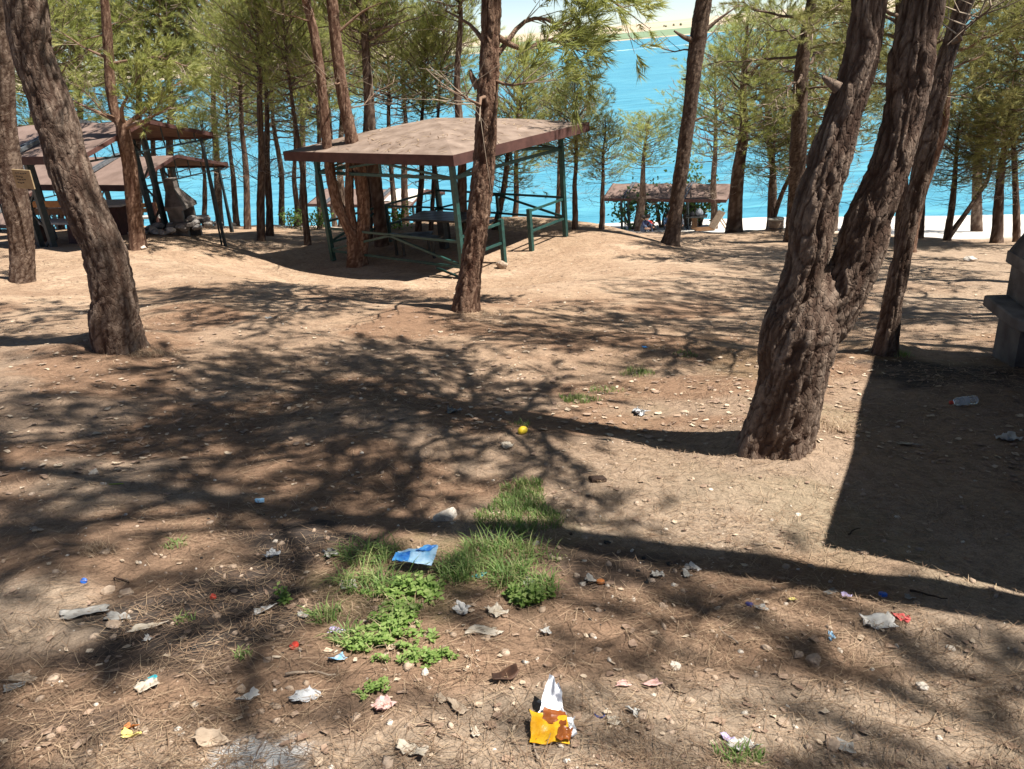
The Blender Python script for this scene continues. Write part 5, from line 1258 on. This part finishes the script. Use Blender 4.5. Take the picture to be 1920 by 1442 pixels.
for i, a in enumerate([('bright leafy weed patch in the sun below the blue packet', 738, 1180, 0.115, 0.16, 120, 0.050, 0.028), ('darker leafy weeds behind the bright patch', 775, 1112, 0.12, 0.07, 45, 0.06, 0.034), ('creeping weed runner below the bright patch', 775, 1238, 0.13, 0.03, 40, 0.035, 0.022),
                       ('leafy weed clump beside the white cup scrap', 985, 1130, 0.07, 0.06, 40, 0.07, 0.030), ('low weeds trailing beside the bright patch', 675, 1215, 0.06, 0.04, 24, 0.045, 0.022), ('small weed sprig on the bare soil under the bright patch', 705, 1295, 0.05, 0.03, 16, 0.035, 0.02),
                       ('single leafy weed at the burnt patch edge', 530, 1130, 0.025, 0.02, 5, 0.05, 0.03), ('small weed in the sun on the bare soil near the dark sole', 830, 1235, 0.05, 0.02, 12, 0.03, 0.02)]):
    weeds(*a, seed=600 + i)

# ------------------------------------------------------------------ litter lying about
for nm, c1, c2, ro in (('white_paper', (0.36, 0.34, 0.31), (0.54, 0.52, 0.48), .8), ('grey_paper', (0.17, 0.16, 0.145), (0.31, 0.295, 0.27), .8), ('card', (0.25, 0.19, 0.135), (0.36, 0.28, 0.205), .85), ('pale_card', (0.34, 0.29, 0.225), (0.46, 0.40, 0.32), .85),
                       ('blue_print', (0.02, 0.13, 0.45), (0.10, 0.38, 0.72), .35), ('light_blue', (0.16, 0.36, 0.55), (0.42, 0.58, 0.70), .35), ('teal_print', (0.02, 0.22, 0.26), (0.06, 0.34, 0.40), .4), ('yellow_print', (0.70, 0.32, 0.01), (0.80, 0.47, 0.03), .3),
                       ('brown_print', (0.20, 0.05, 0.012), (0.30, 0.09, 0.02), .35), ('lilac', (0.32, 0.26, 0.42), (0.48, 0.42, 0.58), .5), ('cap_blue', (0.015, 0.09, 0.40), (0.03, 0.14, 0.52), .4), ('cap_navy', (0.03, 0.03, 0.12), (0.05, 0.05, 0.18), .4),
                       ('cap_red', (0.42, 0.035, 0.02), (0.52, 0.06, 0.035), .45), ('cap_orange', (0.40, 0.13, 0.03), (0.5, 0.18, 0.05), .6), ('lemon', (0.66, 0.46, 0.02), (0.76, 0.56, 0.05), .45), ('pink_paper', (0.48, 0.27, 0.24), (0.62, 0.42, 0.38), .8),
                       ('red_tissue', (0.42, 0.06, 0.06), (0.56, 0.12, 0.11), .85), ('leather', (0.03, 0.015, 0.01), (0.11, 0.055, 0.032), .6), ('yellow_paper', (0.55, 0.46, 0.12), (0.68, 0.58, 0.22), .8), ('green_bit', (0.25, 0.32, 0.03), (0.36, 0.44, 0.06), .6)):
    mottle(nm, c1, c2, 25, ro, 0.12)
m, nt, bs = nmat('foil'); bs.inputs['Base Color'].default_value = (0.72, 0.72, 0.74, 1); bs.inputs['Metallic'].default_value = 0.75; bs.inputs['Roughness'].default_value = 0.34
_n = noise_n(nt, None, 60, 5); _b = nt.nodes.new('ShaderNodeBump'); _b.inputs['Strength'].default_value = .4; _b.inputs['Distance'].default_value = .004; nt.links.new(_n, _b.inputs['Height']); nt.links.new(_b.outputs[0], bs.inputs['Normal'])
m, nt, bs = nmat('clear_plastic'); bs.inputs['Base Color'].default_value = (0.93, 0.95, 0.96, 1); bs.inputs['Transmission Weight'].default_value = 0.82; bs.inputs['Roughness'].default_value = 0.16; bs.inputs['IOR'].default_value = 1.25
_n = noise_n(nt, None, 30, 4); _b = nt.nodes.new('ShaderNodeBump'); _b.inputs['Strength'].default_value = .3; _b.inputs['Distance'].default_value = .004; nt.links.new(_n, _b.inputs['Height']); nt.links.new(_b.outputs[0], bs.inputs['Normal'])
m, nt, bs = nmat('film'); bs.inputs['Base Color'].default_value = (0.62, 0.63, 0.64, 1); bs.inputs['Transmission Weight'].default_value = 0.45; bs.inputs['Roughness'].default_value = 0.3; bs.inputs['IOR'].default_value = 1.1
_n = noise_n(nt, None, 30, 4); _b = nt.nodes.new('ShaderNodeBump'); _b.inputs['Strength'].default_value = .5; _b.inputs['Distance'].default_value = .006; nt.links.new(_n, _b.inputs['Height']); nt.links.new(_b.outputs[0], bs.inputs['Normal'])

def settle(o, px, py, yaw, lift=0.0):
    p = G(px, py); n = tnormal(p[0], p[1]); q = Vector((0, 0, 1)).rotation_difference(n)
    o.rotation_mode = 'QUATERNION'; o.rotation_quaternion = q @ Matrix.Rotation(yaw, 3, 'Z').to_quaternion(); o.location = Vector(p) + n * lift
    return p
def sheet_mesh(name, w, h, crumple, fold, seed, nx=14, ny=12, ragged=0.12, thick=0.0012, taper=0.0):
    """a torn or crumpled sheet with real thickness, lying on its creases"""
    g = np.random.default_rng(seed); u, v = np.meshgrid(np.linspace(-1, 1, nx), np.linspace(-1, 1, ny))
    ex = 1 + ragged * vnoise(v * 2.3 + seed, u * .7, seed=seed) ; ey = 1 + ragged * vnoise(u * 2.3, v * .7 + seed, seed=seed + 3)
    x = u * w / 2 * ex * (1 - taper * (v + 1) / 2); y = v * h / 2 * ey
    a = g.uniform(0, 3.14, 4); off = g.uniform(-.6, .6, 4); z = 0
    for k in range(4): z = z + fold * (0.5 ** (k * .5)) * np.abs(u * math.cos(a[k]) + v * math.sin(a[k]) + off[k])
    z = z + crumple * (np.abs(vnoise(u * 2.1 + seed, v * 2.1, seed=seed + 5)) + 0.5 * np.abs(vnoise(u * 4.7, v * 4.7 + seed, seed=seed + 6)))
    z = z - np.percentile(z, 12); z = np.maximum(z, -0.004) + 0.004
    x = x + crumple * .5 * vnoise(u * 3, v * 3, seed=seed + 8); y = y + crumple * .5 * vnoise(u * 3, v * 3, seed=seed + 9)
    top = np.stack([x, y, z + thick], -1).reshape(-1, 3); bot = np.stack([x, y, z], -1).reshape(-1, 3); n = nx * ny
    jj, ii = np.meshgrid(np.arange(ny - 1), np.arange(nx - 1), indexing='ij'); q = (jj * nx + ii).ravel(); F = np.stack([q, q + 1, q + nx + 1, q + nx], -1)
    ring = list(range(nx)) + [nx * (j + 1) - 1 for j in range(1, ny)] + [n - 1 - i for i in range(1, nx)] + [nx * j for j in range(ny - 2, 0, -1)]
    S = np.array([[a_, b_, b_ + n, a_ + n] for a_, b_ in zip(ring, ring[1:] + ring[:1])])
    return np_mesh(name, np.vstack([top, bot]), np.vstack([F, F[:, ::-1] + n, S[:, ::-1]]))
def sheet(name, label, cat, px, py, wpx, hpx, mat, seed, yaw=0.0, crumple=0.02, fold=0.012, group=None, lift=0.0, ragged=0.12, taper=0.0, my=1.6):
    """wpx: seen width in photo pixels; hpx: seen height (foreshortened)"""
    p = G(px, py); k = depth(p) / PF; me = sheet_mesh(name, wpx * k * 0.88, hpx * k * my * 0.85, crumple, fold, seed, ragged=ragged, taper=taper)
    o = link(name, me, mat); settle(o, px, py, yaw, 0.002 + lift); return tag(o, label, cat, group)
def cap(px, py, mat, label, seed, tilt=0.0, r=0.0155):
    o = empty('bottle_cap', (0, 0, 0), 0, label, 'bottle cap', 'bottle caps'); m = MB()
    n = 28; prof = [(r * .2, 0.011), (r * .9, 0.0115), (r, 0.010), (r, 0.0)]
    m.lathe(prof[::-1], n, caps=False); m.lathe([(r * .9, 0.0), (r * .88, 0.0095), (r * .2, 0.0098)], n, caps=False)
    m.add([(r * .2 * math.cos(6.283 * i / n), r * .2 * math.sin(6.283 * i / n), 0.011) for i in range(n)], [tuple(range(n))]); m.build('shell', mat, o)
    m = MB()
    for i in range(24): a = 6.283 * i / 24; m.box((r * 1.01 * math.cos(a), r * 1.01 * math.sin(a), 0.005), (0.0012, 0.0012, 0.009), a)
    tag(m.build('grip_rib', mat, o), kind='stuff'); settle(o, px, py, seed * 1.3, 0.003)
    o.rotation_quaternion = o.rotation_quaternion @ Matrix.Rotation(tilt, 3, 'X').to_quaternion(); return o

# plastic bottle
r = empty('plastic_bottle', (0, 0, 0), 0, 'empty clear plastic bottle with a red cap lying in the hard roof shade', 'bottle')
prof = [(0.010, -0.100), (0.026, -0.102), (0.0315, -0.096)]
for i in range(9): z = -0.09 + i * 0.0135; prof += [(0.0325, z), (0.0300, z + 0.0068)]
prof += [(0.0325, 0.035), (0.031, 0.052), (0.024, 0.072), (0.016, 0.084), (0.0125, 0.090), (0.0125, 0.100)]
MX = Matrix.Rotation(math.radians(90), 3, 'Y') @ Matrix.Rotation(math.pi, 3, 'X')
m = MB(); m.lathe(prof, 28, (0, 0, 0.0325), M=MX); m.build('body', 'clear_plastic', r)
m = MB(); m.lathe([(0.0135, 0.094), (0.0138, 0.096), (0.0138, 0.112), (0.012, 0.114)], 20, (0, 0, 0.0325), M=MX); m.build('cap', 'cap_red', r)
m = MB(); m.lathe([(0.033, -0.02), (0.0333, -0.018), (0.0333, 0.018), (0.033, 0.02)], 28, (0, 0, 0.0325), M=MX, caps=False); m.build('label_band', 'film', r)
settle(r, 1806, 760, 0.18, 0.0)

# torn snack packet, yellow and brown print with bare foil
p = G(1035, 1385); k = depth(p) / PF
r = empty('snack_packet', (0, 0, 0), 0, 'torn yellow and brown snack packet showing its silver foil inside', 'packet')
def quadsheet(name, C, mat, par, seed, cr=0.006, n=12, z0=0.006):
    g = np.random.default_rng(seed); C = np.array(C, float); u, v = np.meshgrid(np.linspace(0, 1, n), np.linspace(0, 1, n)); u, v = u[..., None], v[..., None]
    P = C[0] * (1 - u) * (1 - v) + C[1] * u * (1 - v) + C[2] * u * v + C[3] * (1 - u) * v
    P[..., 2] += z0 + cr * (np.abs(vnoise(u[..., 0] * 3.1 + seed, v[..., 0] * 3.1, seed=seed)) + .5 * np.abs(vnoise(u[..., 0] * 7, v[..., 0] * 7 + seed, seed=seed + 1)))
    P[..., :2] += cr * .4 * np.stack([vnoise(u[..., 0] * 4, v[..., 0] * 4, seed=seed + 2), vnoise(u[..., 0] * 4, v[..., 0] * 4, seed=seed + 4)], -1)
    N = n * n; top = P.reshape(-1, 3); bot = top - np.array([0, 0, .0012]); jj, ii = np.meshgrid(np.arange(n - 1), np.arange(n - 1), indexing='ij'); q = (jj * n + ii).ravel(); F = np.stack([q, q + 1, q + n + 1, q + n], -1)
    return link(name, np_mesh(name, np.vstack([top, bot]), np.vstack([F, F[:, ::-1] + N])), mat, par)
S = k * 88
quadsheet('front_panel', [(-.50 * S, -.32 * S, 0), (.30 * S, -.42 * S, 0), (.34 * S, .20 * S, .02), (-.42 * S, .40 * S, .03)], 'yellow_print', r, 3, .010)
quadsheet('brown_band', [(-.18 * S, .10 * S, .016), (.32 * S, -.02 * S, .012), (.34 * S, .30 * S, .022), (-.12 * S, .42 * S, .03)], 'brown_print', r, 4, .008, z0=.012)
quadsheet('brown_band', [(.05 * S, -.36 * S, .004), (.34 * S, -.40 * S, .004), (.46 * S, -.12 * S, .012), (.14 * S, -.04 * S, .012)], 'brown_print', r, 5, .008, z0=.012)
quadsheet('foil_flap', [(.20 * S, -.36 * S, .0), (.50 * S, -.20 * S, .005), (.52 * S, .26 * S, .01), (.22 * S, .20 * S, .01)], 'foil', r, 6, .012)
quadsheet('foil_peak', [(-.30 * S, .34 * S, .01), (.36 * S, .36 * S, .01), (.26 * S, .75 * S, .075), (.10 * S, 1.0 * S, .09)], 'foil', r, 7, .012)
settle(r, 1035, 1378, 0.05, 0.004)
# blue packet on the grass
p = G(780, 1070); k = depth(p) / PF; S = 82 * k; Y6 = 0.62
r = empty('blue_packet', (0, 0, 0), 0, 'triangular blue and white drink pouch lying on the grass', 'packet')
quadsheet('pouch', [(-.52 * S, .06 * S * Y6, 0), (.40 * S, -.44 * S * Y6, .01), (.52 * S, .52 * S * Y6, .045), (-.40 * S, .26 * S * Y6, .03)], 'light_blue', r, 11, .012)
quadsheet('blue_corner', [(-.54 * S, .03 * S * Y6, .004), (-.16 * S, -.14 * S * Y6, .007), (-.12 * S, .24 * S * Y6, .03), (-.46 * S, .24 * S * Y6, .024)], 'blue_print', r, 12, .006, z0=.013)
quadsheet('blue_stripe', [(-.02 * S, .30 * S * Y6, .03), (.30 * S, .20 * S * Y6, .03), (.50 * S, .46 * S * Y6, .043), (.20 * S, .42 * S * Y6, .04)], 'blue_print', r, 13, .006, z0=.014)
settle(r, 780, 1072, 0.0, 0.035)
# dark folded shoe sole
r = empty('shoe_sole', (0, 0, 0), 0, 'curled dark leather sole lying on the sunny soil', 'sole'); m = MB(); V = []; n = 14
for i in range(n):
    t = i / (n - 1); w = 0.014 + 0.008 * math.sin(t * 3.14) - 0.006 * math.sin(t * 6.28); x = (t - .5) * 0.085; z = 0.006 + 0.012 * (2 * t - 1) ** 2 * (t > .5) + 0.008 * (2 * t - 1) ** 2
    for s, zz in ((-1, 0.012), (0, 0), (1, 0.014), (1, 0.018), (0, 0.004), (-1, 0.016)): V.append((x, s * w, z + zz))
m.add(V, [(i * 6 + k, i * 6 + (k + 1) % 6, i * 6 + 6 + (k + 1) % 6, i * 6 + 6 + k) for i in range(n - 1) for k in range(6)] + [tuple(range(6))[::-1], tuple((n - 1) * 6 + k for k in range(6))], 0, True)
m.build('sole', 'leather', r); settle(r, 948, 1276, 0.35, 0.0)
# lemon
m = MB(); m.lathe([(0.002, -.036), (.009, -.034), (.020, -.026), (.0265, -.01), (.027, .006), (.021, .022), (.010, .031), (.004, .036)], 18, M=Matrix.Rotation(1.4, 3, 'Y'))
o = m.build('lemon', 'lemon'); settle(o, 980, 813, 0.6, 0.022); tag(o, 'yellow lemon lying in the long trunk shadow', 'lemon')
# caps
for i, a in enumerate([(1124, 1340, 'cap_blue', 'upturned blue bottle cap beside the torn snack packet', 2.9), (1655, 1118, 'cap_blue', 'blue bottle cap lying in the broad shade band by a board scrap', 0.0), (1405, 1137, 'cap_navy', 'dark violet bottle cap beside a pale leaf scrap', 0.25),
                       (1126, 1094, 'cap_orange', 'rusty orange bottle cap beside a grey leaf', 0.1), (553, 1214, 'cap_red', 'red bottle cap on the needles near the lilac packet', 0.4), (158, 1091, 'cap_blue', 'crushed bright blue cap alone on the litter near the grey stick', 0.9), (398, 1122, 'cap_red', 'small orange-red cap on the burnt soil', 0.7)]): cap(*a[:4], i, a[4], 0.0155 if i not in (5, 6) else 0.012)
# papers, wrappers, cards: (name, label, category, px, py, width, height, material, yaw, crumple, fold)
L = [('tissue', 'white crumpled tissue at the edge of the hard roof shade', 'tissue', 1890, 825, 46, 22, 'white_paper', .3, .05, .02), ('plastic_bag', 'clear crumpled plastic ball behind the trunk shadow', 'plastic bag', 1197, 776, 26, 18, 'film', .2, .09, .02),
     ('paper_scrap', 'crumpled grey paper at the shaded end of the grass', 'paper', 618, 1042, 34, 22, 'grey_paper', .4, .05, .01), ('paper_scrap', 'grey-green paper square half under the grass', 'paper', 653, 1100, 34, 20, 'grey_paper', .1, .006, .005), ('wrapper', 'small teal and blue wrapper in the grass', 'wrapper', 897, 1083, 30, 14, 'teal_print', .1, .015, .01),
     ('paper_cup', 'crushed white paper cup by the dark grass tuft', 'cup', 988, 1099, 20, 14, 'white_paper', .2, .03, .02), ('tissue', 'torn white tissue with a long strip, next to a red scrap', 'tissue', 1648, 1172, 62, 28, 'white_paper', -.3, .035, .012), ('tissue', 'red tissue scrap touching the torn white tissue', 'tissue', 1688, 1163, 26, 24, 'red_tissue', .9, .03, .01),
     ('wrapper', 'long white torn wrapper with a lilac end, on green grass', 'wrapper', 1392, 1404, 76, 24, 'white_paper', -.42, .02, .014), ('wrapper', 'lilac corner at the end of the long white wrapper', 'wrapper', 1362, 1388, 20, 18, 'lilac', .2, .01, .01), ('plastic_bag', 'flat grey plastic bag with a dark blue end', 'plastic bag', 572, 1310, 70, 20, 'film', .18, .03, .012),
     ('paper_scrap', 'yellow paper scrap at the border of the shade band', 'paper', 1485, 1127, 26, 10, 'yellow_paper', -.1, .004, .006), ('card_scrap', 'grey board scrap lying in the shade band', 'card', 1557, 1113, 38, 10, 'grey_paper', .1, .002, .003), ('paper_scrap', 'pale lilac paper corner beside the grey board', 'paper', 1586, 1120, 26, 12, 'lilac', .4, .008, .008),
     ('packet', 'faded lilac packet at the edge of the weeds', 'packet', 627, 1185, 32, 20, 'lilac', .3, .012, .008), ('tube', 'small blue and white squeezed tube below the lilac packet', 'tube', 632, 1240, 34, 14, 'light_blue', .5, .008, .012), ('card_scrap', 'ribbed white card strip on the burnt soil', 'card', 278, 1179, 78, 12, 'pale_card', .06, .004, .008),
     ('card_scrap', 'small white card square below the ribbed strip', 'card', 277, 1200, 18, 16, 'white_paper', .2, .004, .004), ('newspaper', 'large flat grey newspaper sheet next to striped paper', 'paper', 158, 1152, 84, 26, 'grey_paper', .28, .012, .008), ('paper_scrap', 'striped white paper beside the newspaper sheet', 'paper', 222, 1161, 58, 14, 'grey_paper', .0, .012, .008),
     ('card_scrap', 'flat brown card strip near the dry straw clump', 'card', 67, 995, 20, 24, 'card', .4, .003, .004), ('wrapper', 'pink and white crumpled wrapper below the weeds', 'wrapper', 720, 1328, 40, 26, 'pink_paper', .5, .03, .012), ('tissue', 'folded cream paper near the white ash', 'paper', 770, 1412, 32, 40, 'pale_card', 1.0, .025, .016),
     ('card_scrap', 'pale card chip standing beside the snack packet', 'card', 890, 1375, 20, 20, 'pale_card', .2, .004, .003), ('card_scrap', 'tan card chip below the dark sole', 'card', 826, 1313, 16, 20, 'card', .1, .004, .004), ('card_scrap', 'crumpled tan card strip between the sole and the snack packet', 'card', 857, 1330, 24, 34, 'card', .3, .01, .01),
     ('card_scrap', 'pink-tan card strip in the sun above the blue cap', 'card', 1165, 1287, 44, 13, 'pink_paper', -.05, .003, .006), ('card_scrap', 'second pink-tan card strip beside the first', 'card', 1222, 1286, 40, 13, 'pink_paper', .0, .003, .008), ('paper_scrap', 'cream paper scrap below the blue cap', 'paper', 1149, 1355, 30, 16, 'pale_card', -.2, .01, .006),
     ('tissue', 'small bright tissue knot near the blue cap', 'tissue', 1186, 1340, 18, 16, 'white_paper', .5, .03, .01), ('paper_scrap', 'white torn scrap in the sun near the white paper cup', 'paper', 1024, 1190, 22, 14, 'white_paper', .2, .02, .012), ('paper_scrap', 'white folded scrap at the sunny edge of the weeds', 'paper', 866, 1150, 26, 20, 'white_paper', .6, .025, .018),
     ('paper_scrap', 'large dusty beige paper sheet on the soil beside the weeds', 'paper', 908, 1186, 84, 22, 'pale_card', -.15, .014, .006), ('paper_scrap', 'dusty beige paper rising behind the large sheet', 'paper', 930, 1150, 36, 26, 'pale_card', .4, .02, .01), ('wrapper', 'small white and grey wrapper on the dark soil', 'wrapper', 495, 1148, 50, 16, 'white_paper', .45, .012, .01),
     ('card_scrap', 'short white roll of card next to a small grass tuft', 'card', 565, 1160, 26, 12, 'grey_paper', .3, .006, .02), ('paper_scrap', 'cream fan-folded paper with a teal edge', 'paper', 278, 1290, 44, 26, 'pale_card', .2, .01, .008), ('paper_scrap', 'teal paper edge on the fan-folded paper', 'paper', 285, 1276, 26, 10, 'teal_print', .2, .005, .005),
     ('wrapper', 'orange and white curled wrapper under a dark twig', 'wrapper', 245, 1370, 36, 12, 'cap_orange', .15, .01, .01), ('leaf', 'dry curled yellow leaf below the orange wrapper', 'leaf', 246, 1384, 34, 14, 'yellow_paper', -.4, .008, .016), ('leaf', 'long grey dry leaf curled beside the white ash', 'leaf', 395, 1392, 74, 22, 'card', -.2, .012, .02),
     ('card_scrap', 'broadest brown card on the needle litter', 'card', 38, 1275, 76, 22, 'card', -.1, .006, .006), ('paper_scrap', 'grey paper sliver below the broad brown card', 'paper', 28, 1292, 40, 14, 'grey_paper', .4, .006, .006), ('wrapper', 'small white twisted wrapper beside the flat plastic bag', 'wrapper', 466, 1310, 46, 12, 'white_paper', .05, .014, .01),
     ('wrapper', 'tiny light blue folded wrapper in the sun', 'wrapper', 1557, 1198, 16, 16, 'light_blue', -.6, .015, .015), ('wrapper', 'small blue triangle of foil alone on shaded litter', 'wrapper', 487, 942, 18, 12, 'light_blue', .1, .004, .006), ('wrapper', 'dark blue scrap near the dark pine shade', 'wrapper', 1209, 653, 14, 8, 'blue_print', .1, .02, .01),
     ('tissue', 'whitish crumpled paper lying on the long trunk shadow', 'paper', 850, 773, 32, 14, 'grey_paper', .2, .05, .02), ('card_scrap', 'small white disc of card on the trunk shadow', 'card', 954, 775, 14, 6, 'white_paper', .0, .002, .002), ('paper_scrap', 'white scrap lying far off in the dappled shade', 'paper', 503, 597, 16, 7, 'white_paper', .1, .02, .01),
     ('paper_scrap', 'white scrap between the forked pine and the leaning pine', 'paper', 1700, 835, 60, 10, 'pale_card', -.15, .02, .01), ('paper_scrap', 'pale leaf-like scrap beside the violet cap', 'paper', 1427, 1144, 24, 14, 'grey_paper', -.2, .006, .008), ('paper_scrap', 'white torn pair of scraps in the shade near the rusty cap', 'paper', 1287, 1080, 18, 16, 'grey_paper', -.3, .01, .01),
     ('paper_scrap', 'small torn scrap above the shaded pair', 'paper', 1301, 1070, 14, 14, 'white_paper', .6, .01, .012), ('paper_scrap', 'white crumpled scrap next to the shaded pair', 'paper', 1232, 1081, 22, 18, 'grey_paper', .9, .03, .012), ('paper_scrap', 'tan leaf scrap beyond the blue cap in the shade band', 'paper', 1703, 1123, 20, 12, 'grey_paper', -.4, .01, .008), ('paper_scrap', 'grey leaf beside the rusty cap', 'leaf', 1105, 1090, 24, 16, 'grey_paper', .2, .01, .012),
     ('paper_scrap', 'broad grey leaf scrap between two brown stones', 'leaf', 1585, 1406, 34, 22, 'grey_paper', -.4, .012, .008), ('tissue', 'bright crumpled scrap lying behind the lemon shadow', 'paper', 950, 838, 34, 16, 'pale_card', .2, .03, .012), ('paper_scrap', 'white film curl on the dark burnt litter', 'film', 510, 1043, 40, 16, 'film', .2, .03, .02)]
for i, a in enumerate(L): sheet(a[0], a[1], a[2], a[3], a[4], a[5], a[6], a[7], 700 + i, a[8] + (i * 0.37 % 0.5), a[9] * 0.42, a[10] * 0.6, ragged=0.2 + 0.15 * (i % 3), taper=(0.0, 0.35, 0.6)[i % 3])
# stones, a wooden block, sticks
SL = [(838, 972, .055, 'pale_stone', 'long pale knobbly stone next to the lush grass patch'), (177, 888, .032, 'pale_stone', 'white lumpy stone alone on shaded soil'), (1266, 1250, .022, 'pale_stone', 'rounded pale stone above the pink-tan strips'), (1203, 1273, .020, 'brown_stone', 'small tan stone between the pink-tan strips'),
      (1525, 1240, .030, 'brown_stone', 'flat brown stone near the light blue folded wrapper'), (1497, 1230, .022, 'brown_stone', 'smaller brown stone touching the flat one'), (1727, 1290, .024, 'pale_stone', 'pale stone alone on the sunniest soil'), (213, 1175, .030, 'brown_stone', 'reddish-brown stone below the striped paper'), (212, 1197, .018, 'brown_stone', 'orange-brown pebble stone under the reddish one'),
      (204, 1110, .028, 'brown_stone', 'tan stone by the broken grey stick'), (240, 1112, .030, 'brown_stone', 'broad tan stone half buried beside the broken grey stick'), (1468, 1358, .022, 'brown_stone', 'round brown stone near the broad grey leaf'), (1560, 1400, .026, 'brown_stone', 'grey-brown stone beside the broad grey leaf'), (100, 1275, .024, 'brown_stone', 'oval stone touching the broadest brown card'),
      (1420, 690, .03, 'brown_stone', 'small brown stone near the forked pine'), (1005, 1020, .018, 'pale_stone', 'pale stone at the foot of the lush grass'), (800, 524, .05, 'brown_stone', 'dark clod on the sand before the pergola'), (1245, 1140, .018, 'brown_stone', 'small stone on the shaded soil near the rusty cap')]
for i, (px, py, s, mt, lb) in enumerate(SL):
    p = G(px, py); rock('stone', (p[0], p[1], p[2] + s * .2), (s * 1.5, s * .8, s * .75) if i == 0 else s, mt, lb, 'stone', 'loose stones in the clearing', 900 + i)
o = MB(); o.box((0, 0, .012), (.085, .05, .024), ch=.004); o = o.build('wood_block', 'bark_dark'); settle(o, 1120, 902, .25); tag(o, 'dark flat wooden block on the litter beyond the lush grass', 'wood')
for i, (px, py, ln, yaw, rr, lb) in enumerate([(1365, 1196, .10, 1.8, .004, 'thin bent twig between the violet cap and the flat brown stone'), (232, 1093, .09, -.6, .006, 'broken grey stick among tan stones'), (585, 1268, .16, .05, .005, 'long bare twig on the needles above the plastic bag'), (815, 1372, .09, -.7, .004, 'curved twig next to the snack packet'), (262, 1368, .06, -.9, .004, 'dark curled twig over the orange wrapper'),
                                             (1270, 1300, .06, -1.0, .004, 'dark twig piece in the sunny soil'), (1430, 1022, .12, .1, .004, 'thin twig across the shaded litter'), (1600, 1000, .10, .5, .004, 'short twig at the corner of the hard roof shade'), (1010, 1395, .16, 1.35, .004, 'thin vertical twig below the snack packet'), (1740, 1120, .13, -.5, .005, 'bent twig at the end of the broad shade band by the red tissue')]):
    g = np.random.default_rng(950 + i); t = np.linspace(-.5, .5, 7); pts = np.stack([t * ln, .10 * ln * np.sin(t * 5 + i), .006 + .01 * np.abs(t)], -1) + g.normal(size=(7, 3)) * ln * .012
    m = MB(); m.tube(pts, np.linspace(rr, rr * .5, 7), 6); o = m.build('twig', 'bark_dark' if i % 2 else 'twig'); settle(o, px, py, yaw, .002); tag(o, lb, 'twig', 'sticks on the ground')
m = MB(); m.tube([(-.035, 0, .004), (.035, .004, .005)], .0025, 6); o = m.build('straw', 'green_bit'); settle(o, 218, 909, .12); tag(o, 'short yellow-green drinking straw piece near the white lumpy stone', 'straw')
